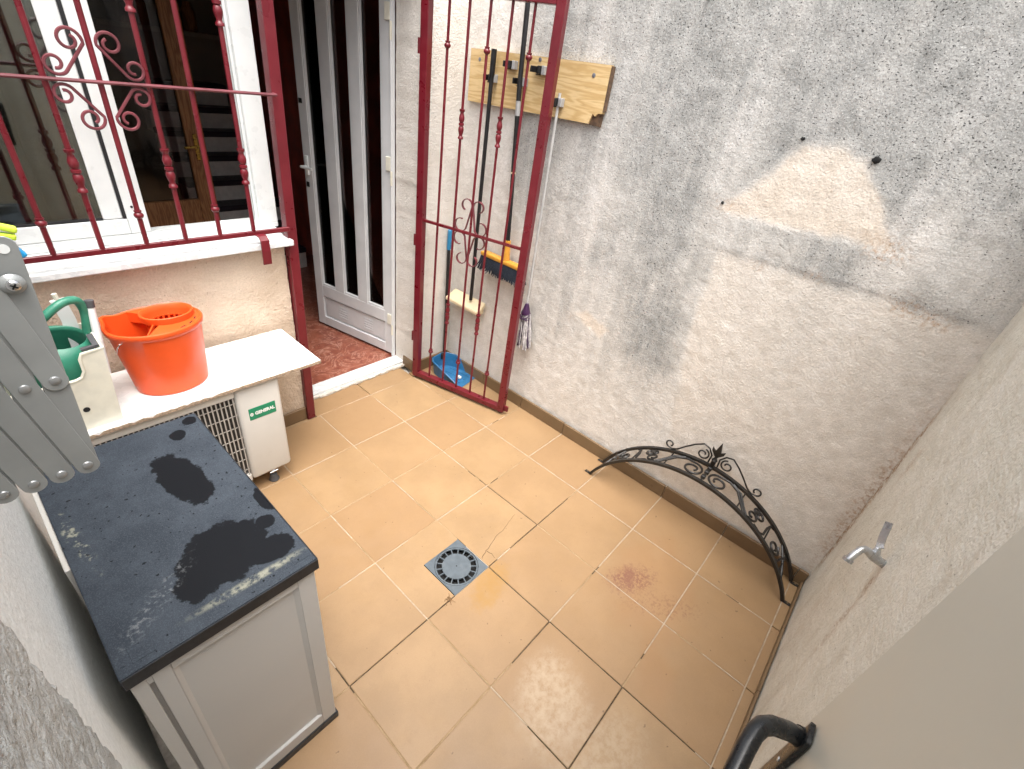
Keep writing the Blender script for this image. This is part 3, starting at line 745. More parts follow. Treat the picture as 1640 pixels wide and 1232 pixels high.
b = tube([(-.185, -.022, 1.046), (-.182, -.045, 1.043), (-.182, -.058, 1.03), (-.182, -.06, .985), (-.182, -.056, .93)], .01, flat=(.017, .003, (1, 0, 0)))
obj('bracket', b, MT['red'], gr)
def scroll(c1, r1, s1, turns1, c2, r2, s2, turns2, entry1, entry2):
    """two spirals joined by a straight run. entry angles (deg) where the run leaves each spiral; s = winding sign outward->inward"""
    P = []
    def spiral(c, r, s, turns, ent):
        n = int(26 * turns); L_ = []
        for k in range(n + 1):
            t = k / n; rr = r * (1 - .62 * t * (1 if turns > 1 else .25)); a = math.radians(ent) + s * 2 * PI * turns * t
            L_.append((c[0] + rr * math.cos(a), c[1] + rr * math.sin(a)))
        return L_
    A = spiral(c1, r1, s1, turns1, entry1)[::-1]; B = spiral(c2, r2, s2, turns2, entry2)
    return A + B
def scroll_set(par, mapf, r, m, turns, h1, d1, h2, d2, r1, r2, flat=None):
    for sx in (1, -1):
        for sz in (1, -1):
            pts = scroll((d1, h1), r1, -1, turns, (d2, h2), r2, 1, turns, 190, 205)
            P = [mapf(sx * u, sz * v) for u, v in pts]
            obj('scroll', tube(P, r, 6, flat=flat), MT[m], par, True)
scroll_set(gr, lambda u, v: (-.573 + u, -.026, 1.55 + v), .0045, 'redscroll', 1.2, .098, .047, .038, .094, .032, .029)

# ================================================================== IRON GATE
gate = thing('iron_gate', 'tall dark red iron gate with turned bars, standing open in front of the hanging brooms', 'gate', (.67, .01, .02))
GA = Vector((.67, .01, 0)); GD = Vector((.835 - .67, -.65, 0)).normalized(); GN = Vector((GD.y, -GD.x, 0))
def gp(u, w, z): return GA + GD * u + GN * w + Vector((0, 0, z))
MG = Matrix(((GD.x, GN.x, 0, GA.x), (GD.y, GN.y, 0, GA.y), (0, 0, 1, 0), (0, 0, 0, 1)))
def gbox(u0, u1, w0, w1, z0, z1, bev=.0025):
    b = box(u0, u1, w0, w1, z0, z1, bev, 2); b.transform(MG); return b
obj('post', gbox(-.002, .038, -.02, .02, .018, 2.04), MT['red'], gate)
obj('post', gbox(.630, .670, -.02, .02, .018, 2.04), MT['red'], gate)
obj('bottom_rail', gbox(.0385, .6295, -.02, .02, .020, .052), MT['red'], gate)
obj('top_rail', gbox(.0385, .6295, -.02, .02, 1.975, 2.007), MT['red'], gate)
obj('cross_bar', gbox(.0385, .6295, -.0065, .0065, 1.008, 1.022, .001), MT['red'], gate)
for k in range(5):
    u0, u1 = .118 + .1015 * k, .134 + .1005 * k
    p0, p1 = gp(u0, 0, .05), gp(u1, 0, 1.976)
    def at(z): t = (z - .05) / 1.926; return p0.lerp(p1, t)
    o = obj('bar', tube([p0, p1], .0062, 10), MT['red'], gate, True)
    if k % 2 == 1:
        for z in (.524, 1.503): obj('baluster', lathe([(a * .92, c) for a, c in BAL], 14, Matrix.Translation(at(z))), MT['red'], o, True, angle=50)
    else:
        for z in (.231, 1.797): obj('ball', lathe(BALL, 14, Matrix.Translation(at(z))), MT['red'], o, True, angle=50)
scroll_set(gate, lambda u, v: gp(.326 + u + .006 * (v / .17), 0, 1.015 + v), .003, 'redscroll', .72, .138, .034, .036, .060, .031, .036, flat=(.0022, .006, (GD.x, GD.y, 0)))
for z in (.30, .90, 1.78):
    obj('hinge', lathe([(.009, -.03), (.009, .03)], 12, Matrix.Translation(gp(-.011, .008, z))), MT['red'], gate, True)
b = gbox(.6705, .695, -.006, .006, .028, .062, .001); bxm_ = b
obj('bolt_tab', b, MT['red'], gate)
obj('scratch', gbox(.6285, .6296, -.012, .012, .965, 1.03, 0), MT['galv'], gate)

# ================================================================== HOOK BOARD AND TOOLS
hb = thing('tool_board', 'pine board with a broken corner fixed to the rendered wall, holding tool clips', 'board', (.975, -.4, 1.6))
poly = [(.0, 1.585), (.0, 1.808), (-.81, 1.815), (-.812, 1.642), (-.790, 1.640), (-.780, 1.628), (-.765, 1.636), (-.752, 1.597)]
b = prismm(bmesh.new(), poly, lambda u, v: (.983, u, v), lambda u, v: (.963, u, v)); obj('plank', b, MT['pine'], hb)
b = prismm(bmesh.new(), [(-.752, 1.5965), (-.765, 1.6355), (-.780, 1.6275), (-.790, 1.6395), (-.8115, 1.6415), (-.808, 1.592)], lambda u, v: (.983, u, v), lambda u, v: (.972, u, v)); obj('broken_corner', b, MT['bark'], hb)
b = box(.9632, .983, -.8195, -.8125, 1.65, 1.812); obj('bark_edge', b, MT['bark'], hb)
for y, z in ((-.065, 1.767), (-.735, 1.772), (-.44, 1.800)):
    obj('screw', lathe([(.0085, 0), (.0085, .0015), (.004, .0025)], 14, Matrix.Translation((.9628, y, z)) @ Matrix.Rotation(-PI / 2, 4, 'Y')), MT['mark'], hb, True)
for y, z, sc in ((-.168, 1.700, 1), (-.285, 1.765, .9), (-.358, 1.706, 1), (-.462, 1.762, 1.25), (-.580, 1.655, .9)):
    b = bmesh.new(); bxm(b, .936, .9625, y - .030, y - .012, z - .017, z + .017, .002); cl = obj('clip', b, MT['greyplastic'], hb)
    b = bmesh.new(); bxm(b, .918, .9625, y - .011, y - .004, z - .015, z + .015, .0015); bxm(b, .918, .9625, y + .022 * sc, y + .030 * sc, z - .012, z + .012, .0015)
    bxm(b, .950, .9625, y - .0035, y + .021 * sc, z - .014, z + .014, .001); bxm(b, .92, .95, y - .003, y + .0035, z - .020, z - .0155, .001)
    obj('jaw', b, MT['black'], cl)

sq = thing('squeegee', 'black handled floor squeegee with a cream head, hanging from the leftmost clip', 'squeegee', (.93, -.18, .5))
o = obj('handle', tube([(.93, -.186, .555), (.93, -.186, 1.70)], .0105, 12), MT['black'], sq, True)
obj('grip', tube([(.93, -.186, 1.70), (.93, -.186, 1.715), (.93, -.186, 1.815)], [.0105, .0135, .0135], 12), MT['black'], sq, True)
b = bmesh.new()
A = [(-.012, .940), (-.272, .940), (-.272, .905), (-.012, .905)]
P0 = [Vector((x, y, z)) for x, y, z in ((.968, -.010, .535), (.968, -.275, .535), (.895, -.285, .495), (.895, -.0, .495))]
P1 = [p + Vector((0, 0, .024)) for p in P0]; P1[2].z -= .004; P1[3].z -= .004
vb = [b.verts.new(p) for p in P0]; vt = [b.verts.new(p) for p in P1]
b.faces.new(vb[::-1]); b.faces.new(vt)
for k in range(4): b.faces.new((vb[k], vb[(k + 1) % 4], vt[(k + 1) % 4], vt[k]))
bmesh.ops.bevel(b, geom=b.edges[:], offset=.003, segments=2, affect='EDGES')
obj('head', b, MT['creamhead'], sq)
obj('blade', box(.94, .966, -.268, -.014, .486, .533, .002), MT['creamhead'], sq)

br = thing('broom', 'black handled broom with an orange yellow top and dark blue bristles, behind the gate', 'broom', (.93, -.4, .8))
obj('handle', tube([(.93, -.418, .98), (.929, -.395, 1.32), (.9295, -.366, 1.70), (.93, -.352, 2.10)], .0115, 12), MT['black'], br, True)
obj('ring', tube([(.929, -.3953, 1.318), (.929, -.3947, 1.326)], .0122, 12), MT['creamhead'], br)
obj('sticker', tube([(.9292, -.3765, 1.57), (.9293, -.372, 1.63)], .0119, 12), MT['greyplastic'], br, True)
b = bmesh.new(); lathem(b, [(.022, .885), (.017, .93), (.0145, .99)], 14, Matrix.Translation((.93, -.420, 0))); bxm(b, .905, .955, -.552, -.248, .862, .884, .006, 2)
obj('head', b, MT['yellow'], br, True)
b = bmesh.new(); rnd = random.Random(3)
for i in range(44):
    for j in range(7):
        y = -.545 + .29 * i / 43; x = .910 + .040 * j / 6; s = (y + .4) / .15
        tubem(b, [(x, y, .861), (x + (j - 3) * .0022 + rnd.uniform(-.003, .003), y + s * .006, .825), (x + (j - 3) * .005 + rnd.uniform(-.006, .006), y + s * .016 + rnd.uniform(-.005, .005), .782 + rnd.uniform(-.008, .008))], [.0038, .0036, .0022], 4)
o = obj('bristles', b, MT['navy'], br); o['kind'] = 'stuff'

mp = thing('mop', 'string mop with a purple collar hanging head down behind the free edge of the gate', 'mop', (.94, -.62, .45))
obj('handle', tube([(.945, -.600, .68), (.945, -.590, 1.69)], .0065, 10), MT['stick'], mp, True)
obj('collar', lathe([(.026, .632), (.027, .642), (.019, .660), (.012, .688), (.0085, .695)], 16, Matrix.Translation((.94, -.605, 0))), MT['purple'], mp, True)
bl = [bmesh.new(), bmesh.new()]
for k in range(120):
    a = rnd.uniform(0, 6.28); r = rnd.uniform(.004, .028); x0, y0 = .94 + r * math.cos(a) * .8, -.608 + r * math.sin(a)
    P = []; x, y = x0, y0; zb = rnd.uniform(.425, .47)
    for q in range(7):
        t = q / 6; P.append((min(.972, x0 + math.cos(a) * .012 * t + rnd.uniform(-.003, .003)), y0 - .018 * t + math.sin(a) * .016 * t + rnd.uniform(-.003, .003), .638 + (zb - .638) * t))
    tubem(bl[1 if k % 3 == 0 else 0], P, .0036, 5)
obj('strings', bl[0], MT['string'], mp, True, kind='stuff'); obj('strings', bl[1], MT['stringd'], mp, True, kind='stuff')
# purple loops over the strings
b = bmesh.new()
for a in (0, 1.2, 2.4): tubem(b, [(.94 + .03 * math.cos(t + a), -.606 + .03 * math.sin(t + a), .628 - .02 * abs(math.sin(t))) for t in np.linspace(0, PI, 9)], .003, 5)
obj('loop', b, MT['purple'], mp, True)

dp = thing('dustpan', 'blue long handled dustpan standing on the floor in the corner behind the gate', 'dustpan', (.88, -.12, 0))
# tray: a scoop open towards the yard
Mdp = Matrix.Translation((.872, -.115, .004)) @ Matrix.Rotation(math.radians(10), 4, 'Z')
outl = [(-.100, -.165), (-.098, .03), (-.080, .085), (-.045, .115), (.045, .115), (.080, .085), (.098, .03), (.100, -.165)]
def hgt(v): return max(.006, .006 + .088 * min(1, (v + .165) / .20))
b = bmesh.new()
lo = [b.verts.new(Mdp @ Vector((u * .88, v * .94, .0))) for u, v in outl]; lin = [b.verts.new(Mdp @ Vector((u * .85, v * .91, .004))) for u, v in outl]
hi = [b.verts.new(Mdp @ Vector((u, v, hgt(v)))) for u, v in outl]; hin = [b.verts.new(Mdp @ Vector((u * .965, v * .965, hgt(v)))) for u, v in outl]
n = len(outl)
for k in range(n - 1):
    b.faces.new((lo[k], lo[k + 1], hi[k + 1], hi[k])); b.faces.new((hi[k], hi[k + 1], hin[k + 1], hin[k])); b.faces.new((hin[k], hin[k + 1], lin[k + 1], lin[k]))
b.faces.new(lo[::-1]); b.faces.new(lin); b.faces.new((lo[0], hi[0], hin[0], lin[0])); b.faces.new((lo[-1], lin[-1], hin[-1], hi[-1])); b.faces.new((lo[0], lin[0], lin[-1], lo[-1]))
obj('tray', b, MT['blue'], dp, True, angle=40)
b = bmesh.new(); tubem(b, [Mdp @ Vector(p) for p in [(u * 1.005, v * 1.005, hgt(v) - .001) for u, v in outl]], .0045, 6); obj('rim', b, MT['blue'], dp, True)
for k in range(3):
    obj('rib', tube([Mdp @ Vector((-.05 + .05 * k, -.12, .0055)), Mdp @ Vector((-.05 + .05 * k, .04, .0055))], .003, 5), MT['blue'], dp)
obj('bracket', box(.885, .945, -.012, .016, .055, .100, .008, 2), MT['black'], dp)
obj('handle', tube([(.925, .012, .07), (.928, .022, .45), (.926, .030, .80)], .0105, 10), MT['black'], dp, True)
obj('grip', tube([(.926, .030, .80), (.926, .030, .81), (.928, .031, .915), (.928, .031, .92)], [.011, .013, .013, .009], 10), MT['bluegrip'], dp, True)
o = obj('paper_scrap', box(.865, .885, -.215, -.185, .012, .030, .004), MT['upvc'], None); o['label'] = 'tiny crumpled white paper scrap lying in the blue dustpan'; o['category'] = 'paper scrap'

# ================================================================== AIR CONDITIONER, SHELF BOARD
ac = thing('air_conditioner', 'off white outdoor air conditioner unit under the white shelf board, half hidden by the cabinet', 'air conditioner', (-.72, -.19, 0))
AX0, AX1, AY0, AY1, AZ0, AZ1 = -1.105, -.328, -.338, -.045, .085, .572
GX0, GX1, GZ0, GZ1 = -1.06, -.505, .125, .535
b = bmesh.new()
# casing: rounded shell, with the front opened for the grille
bxm(b, AX0, AX1, AY0 + .02, AY1, AZ0, AZ1, .022, 3)
obj('casing', b, MT['acw'], ac, True, angle=40)
b = bmesh.new(); bxm(b, GX1 + .0005, AX1 + .001, AY0, AY0 + .05, AZ0 - .001, AZ1 + .0005, .018, 3)
obj('front_panel', b, MT['acw'], ac, True, angle=40)
b = bmesh.new(); bxm(b, AX0, GX1, AY0, AY0 + .0195, GZ1, AZ1 - .004, .004); bxm(b, AX0, GX1, AY0, AY0 + .0195, AZ0, GZ0, .004); bxm(b, AX0, GX0, AY0, AY0 + .0195, GZ0 + .001, GZ1 - .001, .004)
obj('front_rim', b, MT['acw'], ac)
obj('fins', box(GX0, GX1, AY0 + .016, AY0 + .0192, GZ0, GZ1), MT['acdark'], ac)
nb = 36; pb = None
for k in range(nb):
    x = GX0 + (GX1 - GX0) * (k + .5) / nb
    if pb is None: pb = obj('grille_bar', box(-.0022, .0022, -.002, .002, -(GZ1 - GZ0) / 2, (GZ1 - GZ0) / 2), MT['acbar'], None); pb.parent = ac; o = pb
    else: o = dup(pb, (0, 0, 0), ac)
    o.location = Vector((x, AY0 + .004, (GZ0 + GZ1) / 2)) - ac.location
for k in range(7):
    z = GZ0 + (GZ1 - GZ0) * (k + .5) / 7
    obj('grille_rail', box(GX0, GX1, AY0 + .0062, AY0 + .0095, z - .0013, z + .0013), MT['acbar'], ac)
bd = obj('badge', box(-.468, -.357, AY0 - .0016, AY0 + .004, .402, .462, .004, 2), MT['green_label'], ac)
fc = bpy.data.curves.new('lettering', 'FONT'); fc.body = 'GENERAL'; fc.size = .0215; fc.extrude = .0003; fc.offset = .0010; fc.align_x = 'CENTER'; fc.align_y = 'CENTER'
fo = bpy.data.objects.new('lettering_curve', fc); COL.objects.link(fo)
bpy.context.view_layer.update(); dg = bpy.context.evaluated_depsgraph_get()
me = bpy.data.meshes.new_from_object(fo.evaluated_get(dg)); bpy.data.objects.remove(fo)
bm = bmesh.new(); bm.from_mesh(me); bm.transform(Matrix.Translation((-.404, AY0 - .0022, .432)) @ Matrix.Rotation(PI / 2, 4, 'X') @ Matrix.Diagonal((.86, .95, 1, 1)))
obj('lettering', bm, MT['white_ink'], bd)
Ml = Matrix.Translation((-.457, AY0 - .0019, .432)) @ Matrix.Rotation(PI / 2, 4, 'X')
b = bmesh.new()
for k in range(24):
    a0, a1 = 2 * PI * k / 24, 2 * PI * (k + 1) / 24
    b.faces.new([b.verts.new(Ml @ Vector((r * math.cos(a) * .8, r * math.sin(a), 0))) for r, a in ((.0052, a0), (.0085, a0), (.0085, a1), (.0052, a1))])
for x0, x1, z0, z1 in ((-.004, .004, -.0011, .0011), (-.0015, .0015, -.005, .005)):
    b.faces.new([b.verts.new(Ml @ Vector((x, z, .0002))) for x, z in ((x0, z0), (x1, z0), (x1, z1), (x0, z1))])
obj('emblem', b, MT['white_ink'], bd)
for x in (-.405, -1.02):
    for y in (-.30, -.09):
        b = bmesh.new(); bxm(b, x - .02, x + .02, y - .016, y + .016, .058, .064, .002); bxm(b, x - .004, x + .004, y - .004, y + .004, .03, .0575)
        lathem(b, [(.011, .0645), (.011, .070), (.008, .074)], 6, Matrix.Translation((x, y, 0)))
        ft = obj('foot', b, MT['chrome'], ac)
        obj('rubber_pad', lathe([(.021, .001), (.023, .006), (.018, .02), (.016, .034), (.010, .038)], 16, Matrix.Translation((x, y, 0))), MT['rubber'], ft, True)

sb = thing('shelf_board', 'long white melamine board with a worn chipboard edge lying over the air conditioner', 'board', (-.62, -.17, .575))
b = box(-1.10, -.146, -.352, -.006, .5752, .5915, .0008)
obj('top_face', b, MT['board'], sb)
b = bmesh.new(); rr = random.Random(5); n = 70; prev = None
for k in range(n + 1):      # chipped raw front edge: one ribbon of uneven height
    x = -1.10 + .954 * k / n; top = .5905 - rr.uniform(0, .005 if x < -.55 else .002) * (1 if rr.random() < .6 else 2); dy = rr.uniform(0, .0012)
    cur = [b.verts.new(p) for p in ((x, -.3518, .5758), (x, -.3518, top), (x, -.3528 - dy, top - .0006), (x, -.3528 - dy, .5758))]
    if prev:
        for q in range(4): b.faces.new((prev[q], prev[(q + 1) % 4], cur[(q + 1) % 4], cur[q]))
    else: b.faces.new(cur)
    prev = cur
b.faces.new(prev[::-1])
obj('raw_edge', b, MT['chip'], sb)
for x, y, r in ((-.19, -.055, .004), (-.178, -.075, .0045), (-.172, -.035, .0025), (-.166, -.055, .0025), (-.165, -.30, .0025), (-.16, -.335, .0025), (-.205, -.33, .002)):
    obj('screw_hole', lathe([(r, .5905), (r, .5920)], 10, Matrix.Translation((x, y, 0))), MT['gasket'], sb)
obj('slot', box(-.262, -.222, -.312, -.305, .5905, .5920), MT['mark'], sb)

# ================================================================== BUCKET
bk = thing('mop_bucket', 'bright orange oval mop bucket with wringer basket standing on the white shelf board', 'bucket', (-.655, -.185, .592))
BC = Vector((-.652, -.178, .592))
NB = 64
def rimR(a): # rim outline (local), with pouring lip at the left
    rx, ry = .142, .118
    lip = .016 * math.exp(-((a - PI * .80) / .16) ** 2)
    return ((rx + lip) * math.cos(a), (ry + lip) * math.sin(a))
def shell(fr, z, inset=0.0, shift=0.0):
    P = []
    for k in range(NB):
        a = 2 * PI * k / NB; x, y = rimR(a)
        bx, by = .116 * math.cos(a), .098 * math.sin(a)
        l = math.hypot(x, y)
        px, py = bx + (x - bx) * fr, by + (y - by) * fr
        q = 1 - inset / math.hypot(px, py)
        zz = z + (.012 * math.exp(-((a - PI * .80) / .2) ** 2) * fr ** 4 if z > .2 else 0)
        P.append(BC + Vector((px * q + .004 * (1 - fr), py * q, zz)))
    return P
b = bmesh.new()
prof = [(0.0, .0, .006), (.0, .004, 0), (.03, .012, 0), (.30, .08, 0), (.62, .16, 0), (.92, .232, 0), (.93, .238, -.006), (1.0, .252, -.007), (1.0, .257, -.005), (1.0, .259, .0), (.99, .256, .004), (.93, .24, .004), (.6, .155, .004), (.3, .08, .004), (.05, .012, .006)]
R = [[b.verts.new(p) for p in shell(f_, z_, i_)] for f_, z_, i_ in prof]
for A, B in zip(R, R[1:]):
    for k in range(NB): b.faces.new((A[k], A[(k + 1) % NB], B[(k + 1) % NB], B[k]))
b.faces.new(R[0][::-1]); b.faces.new(R[-1])
obj('body', b, MT['orange'], bk, True, angle=40)
# wringer: basket with slots plus the half deck that carries it
WC = BC + Vector((.045, .012, .256)); WRX, WRY = .078, .066
wr = bmesh.new()
def ell(rx, ry, z, n=40): return [WC + Vector((rx * math.cos(2 * PI * k / n), ry * math.sin(2 * PI * k / n), z)) for k in range(n)]
prof = [(1.02, -.004), (1.06, .012), (1.06, .02), (1.0, .022), (.93, .018), (.90, .0), (.84, -.022)]
R = [[wr.verts.new(p) for p in ell(WRX * s, WRY * s, z)] for s, z in prof]
for A, B in zip(R, R[1:]):
    for k in range(40): wr.faces.new((A[k], A[(k + 1) % 40], B[(k + 1) % 40], B[k]))
wo = obj('wringer', wr, MT['orange'], bk, True, angle=50)
b = bmesh.new()
for k in range(24):
    a = 2 * PI * k / 24
    P = [WC + Vector((WRX * s * math.cos(a), WRY * s * math.sin(a), z)) for s, z in ((.86, -.018), (.78, -.06), (.66, -.085))]
    tubem(b, P, .0035, 5)
for s, z in ((.80, -.052), (.66, -.085)): tubem(b, ell(WRX * s, WRY * s, z, 32), .003, 5, closed=True)
for k in range(-3, 4): tubem(b, [WC + Vector((k * .014, -WRY * .66 * math.sqrt(max(0, 1 - (k * .014 / (WRX * .66)) ** 2)), -.085)), WC + Vector((k * .014, WRY * .66 * math.sqrt(max(0, 1 - (k * .014 / (WRX * .66)) ** 2)), -.085))], .003, 5)
obj('basket', b, MT['orange'], wo, True)
b = bmesh.new(); nd = 36; zt = .2545
for k in range(nd):     # deck between basket and rim, on the right side only
    a0, a1 = [-PI * .62 + PI * 1.24 * q / nd for q in (k, k + 1)]
    V4 = []
    for a in (a0, a1):
        x, y = rimR(a); x *= .985; y *= .985
        d = Vector((BC.x + x, BC.y + y, BC.z + zt)) - Vector((WC.x, WC.y, BC.z + zt)); ph = math.atan2(d.y / WRY, d.x / WRX)
        V4.append(((WC.x + WRX * 1.03 * math.cos(ph), WC.y + WRY * 1.03 * math.sin(ph), BC.z + zt), (BC.x + x, BC.y + y, BC.z + zt)))
    if V4[0][0] == V4[0][1]: continue
    slot = k in (7, 10, 13)
    for z in (0, -.004):
        q = [b.verts.new(Vector(p) + Vector((0, 0, z))) for p in (V4[0][0], V4[0][1], V4[1][1], V4[1][0])]; b.faces.new(q if z == 0 else q[::-1])
dk = obj('deck', b, MT['orange'], wo)
for k in (8, 11, 14):
    a = -PI * .62 + PI * 1.24 * k / nd; x, y = rimR(a); c = Vector((BC.x + x * .88, BC.y + y * .88, BC.z + zt))
    bb = box(-.009, .009, -.0025, .0025, -.0006, .0006); bb.transform(Matrix.Translation(c) @ Matrix.Rotation(a + PI / 2, 4, 'Z')); obj('deck_slot', bb, MT['pit'], dk)
for s in (-1, 1):
    a = s * PI * .62; x, y = rimR(a); p0 = Vector((BC.x + x * .97, BC.y + y * .97, BC.z + zt)); p1 = WC + Vector((-WRX * .75, s * WRY * .72, -.003))
    d = (p1 - p0); l = d.length; bb = box(0, l, -.002, .002, -.035, .003); bb.transform(Matrix.Translation(p0) @ Matrix.Rotation(math.atan2(d.y, d.x), 4, 'Z')); obj('web', bb, MT['orange'], wo)
b = bmesh.new(); P = []
for k in range(17):
    t = k / 16; a = PI * (1.12 + .0 * t)
    P.append(BC + Vector((-.134 + .003 * math.sin(t * PI) * 2 - .006 * math.sin(t * PI), -.062 + .02 * t - .012 * math.sin(PI * t), .222 - .05 * t)))
tubem(b, [BC + Vector(p) for p in ((-.118, -.070, .232), (-.126, -.074, .231), (-.134, -.070, .218), (-.137, -.05, .19), (-.133, -.01, .165), (-.128, .03, .155))], .002, 6)
obj('wire_handle', b, MT['chrome'], bk, True)

# ================================================================== CREAM BIN AND WATERING CAN
bn = thing('plastic_bin', 'aged cream plastic bin with a cut down front, holding the green watering can', 'bin', (-.93, -.22, .592))
X0, X1, Y0, Y1, Z0 = -1.075, -.835, -.322, -.115, .592
b = bmesh.new(); th = .005
def taper(x, y, z): 
    k = 1 + .16 * (z - Z0) / .27; return Vector((-.955 + (x + .955) * k * .9, -.215 + (y + .215) * (1 + .02 * (z - Z0)), z))
def panel(poly, ax):
    if ax == 'f': prismm(b, poly, lambda u, v: taper(u, Y0, v), lambda u, v: taper(u, Y0 + th, v))
    if ax == 'k': prismm(b, poly, lambda u, v: taper(u, Y1, v), lambda u, v: taper(u, Y1 - th, v))
    if ax == 'r': prismm(b, poly, lambda u, v: taper(X1, u, v), lambda u, v: taper(X1 - th, u, v))
    if ax == 'l': prismm(b, poly, lambda u, v: taper(X0, u, v), lambda u, v: taper(X0 + th, u, v))
zf, zr = .775, .862
panel([(X0, Z0), (X1, Z0), (X1, zr), (X1 - .052, zr - .004), (X1 - .058, zr - .02), (X1 - .058, zf + .025), (X1 - .068, zf + .006), (X1 - .085, zf), (X0, zf)], 'f')
panel([(X0, Z0), (X1, Z0), (X1, zr), (X0, zr)], 'k')
panel([(Y0 + th, Z0), (Y1 - th, Z0), (Y1 - th, zr), (Y0 + th, zr)], 'r')
panel([(Y0 + th, Z0), (Y1 - th, Z0), (Y1 - th, zr), (Y0 + th, zr)], 'l')
bxm(b, -1.06, -.845, Y0 + .01, Y1 - .01, Z0, Z0 + .006)
obj('body', b, MT['cream'], bn)
lip = [(X0, zf), (X1 - .085, zf), (X1 - .068, zf + .006), (X1 - .058, zf + .025), (X1 - .058, zr - .02), (X1 - .052, zr - .004), (X1, zr)]
obj('lip', tube([taper(u, Y0 + .001, v) for u, v in lip] + [taper(X1, Y1, zr)], .0048, 8), MT['cream'], bn, True)
b = bmesh.new(); tubem(b, [taper(X1 - .048, Y0 + .012, zr + .004), taper(X1 - .012, Y0 + .012, zr + .008), taper(X1 - .010, Y0 + .09, zr + .008)], .006, flat=(.004, .008, (0, 0, 1)))
obj('grey_insert', b, MT['rubber'], bn)
obj('hole', lathe([(.009, 0), (.009, .002)], 14, Matrix.Translation(taper(-.922, Y0 - .0012, .667)) @ Matrix.Rotation(-PI / 2, 4, 'X')), MT['pit'], bn)
b = bmesh.new(); tubem(b, [taper(X1 + .001, -.23, .80), taper(X1 + .001, -.23, .845)], .01, flat=(.02, .003, (0, 1, 0)))
obj('hinge_lug', b, MT['cream'], bn)
tw = thing('white_tube', 'slim white plastic tube with dark cap standing in the cream bin beside the can handle', 'tube', (-.81, -.2, .8))
obj('body', tube([(-.832, -.225, .72), (-.808, -.20, .945)], .0115, 12), MT['upvc'], tw, True); obj('cap', tube([(-.808, -.20, .9455), (-.8055, -.1975, .968)], .0125, 12), MT['rubber'], tw, True)
hh = obj('carry_handle', tube([(-.87, -.15, .70), (-.865, -.145, .90), (-.872, -.145, .965)], .016, flat=(.018, .006, (1, 0, 0))), MT['upvc'], bn); obj('knob', tube([(-.872, -.145, .9655), (-.874, -.145, .985)], .007, 8), MT['cream'], hh, True)
wc = thing('watering_can', 'green plastic watering can with an arched handle standing in the cream bin', 'watering can', (-.91, -.21, .6))
b = bmesh.new(); CC = Vector((-.918, -.213, .600)); NW = 40
def cring(rx, ry, z, open_=0.0, dx=0.0): return [CC + Vector((dx + rx * math.cos(2 * PI * k / NW), ry * math.sin(2 * PI * k / NW), z)) for k in range(NW)]
prof = [(.070, .066, .0, 0), (.078, .074, .01, 0), (.086, .082, .12, 0), (.090, .086, .20, 0), (.088, .083, .245, 0), (.078, .073, .268, .004), (.066, .058, .275, .010), (.062, .054, .272, .010), (.062, .054, .26, .01), (.082, .078, .21, 0), (.078, .074, .12, 0), (.068, .064, .012, 0)]
R = [[b.verts.new(p) for p in cring(rx, ry, z, 0, dx)] for rx, ry, z, dx in prof]
for q, rg in enumerate(R):          # the mouth dips towards the viewer and rises to the handle
    for k, v in enumerate(rg):
        if prof[q][2] > .24: v.co.z += .022 * (v.co.x - CC.x) / .08 * -.4 + .018 * (v.co.y - CC.y) / .08
for A, B in zip(R, R[1:]):
    for k in range(NW): b.faces.new((A[k], A[(k + 1) % NW], B[(k + 1) % NW], B[k]))
b.faces.new(R[0][::-1]); b.faces.new(R[-1])
obj('body', b, MT['green'], wc, True, angle=60)
hp = [(-.985, -.235, .862), (-.972, -.235, .905), (-.935, -.235, .945), (-.885, -.225, .978), (-.852, -.215, .985), (-.832, -.205, .972), (-.826, -.198, .93), (-.838, -.198, .865)]
pp = []
for a, c, d, e in zip([hp[0]] + hp[:-1], hp, hp[1:], hp[2:] + [hp[-1]]):
    for k in range(5):
        t = k / 5; a_, c_, d_, e_ = map(Vector, (a, c, d, e))
        pp.append(.5 * ((2 * c_) + (d_ - a_) * t + (2 * a_ - 5 * c_ + 4 * d_ - e_) * t * t + (3 * c_ - a_ - 3 * d_ + e_) * t ** 3))
pp.append(Vector(hp[-1]))
obj('handle', tube(pp, .0125, 12), MT['green'], wc, True)
obj('spout', tube([(-.985, -.22, .66), (-1.04, -.215, .74), (-1.085, -.21, .86)], [.022, .017, .013], 12), MT['green'], wc, True)
for k in range(3):
    obj('rib', tube([CC + Vector((.03 + .018 * k, -.0815 + .004 * k + .002 * k * k, .215 - .01 * k)), CC + Vector((.055 + .012 * k, -.066 + .010 * k, .06))], .003, 6), MT['green'], wc, True)

# ================================================================== CABINET
cb = thing('cabinet', 'pale grey outdoor cabinet with a weathered black lid wet with dark water stains', 'cabinet', (-.905, -1.04, 0))
CX0, CX1, CY0, CY1, CZ = -1.084, -.735, -1.366, -.705, .752
obj('lid', box(CX0 - .006, CX1 + .007, CY0 - .006, CY1 + .006, CZ + .004, .79, .003, 2), [MT['lid']], cb)
obj('lid_edge', box(CX0 - .0045, CX1 + .0085, CY0 - .0085, CY0 - .0062, CZ + .003, .787, .0005), MT['lid_edge'], cb)
obj('lid_edge', box(CX1 + .0072, CX1 + .0095, CY0 - .006, CY1 + .006, CZ + .003, .787, .0005), MT['lid_edge'], cb)
for x, y in ((CX1 - .02, CY0 + .03), (CX0 + .035, CY0 + .03), (CX1 - .02, CY1 - .03)):
    obj('corner_plate', box(x - .016, x + .02, y - .02, y + .016, .7895, .7912, .0006), MT['lid'], cb)
obj('carcass', box(CX0 + .012, CX1 - .012, CY0 + .014, CY1 - .004, .031, CZ), MT['cab'], cb)
b = bmesh.new()
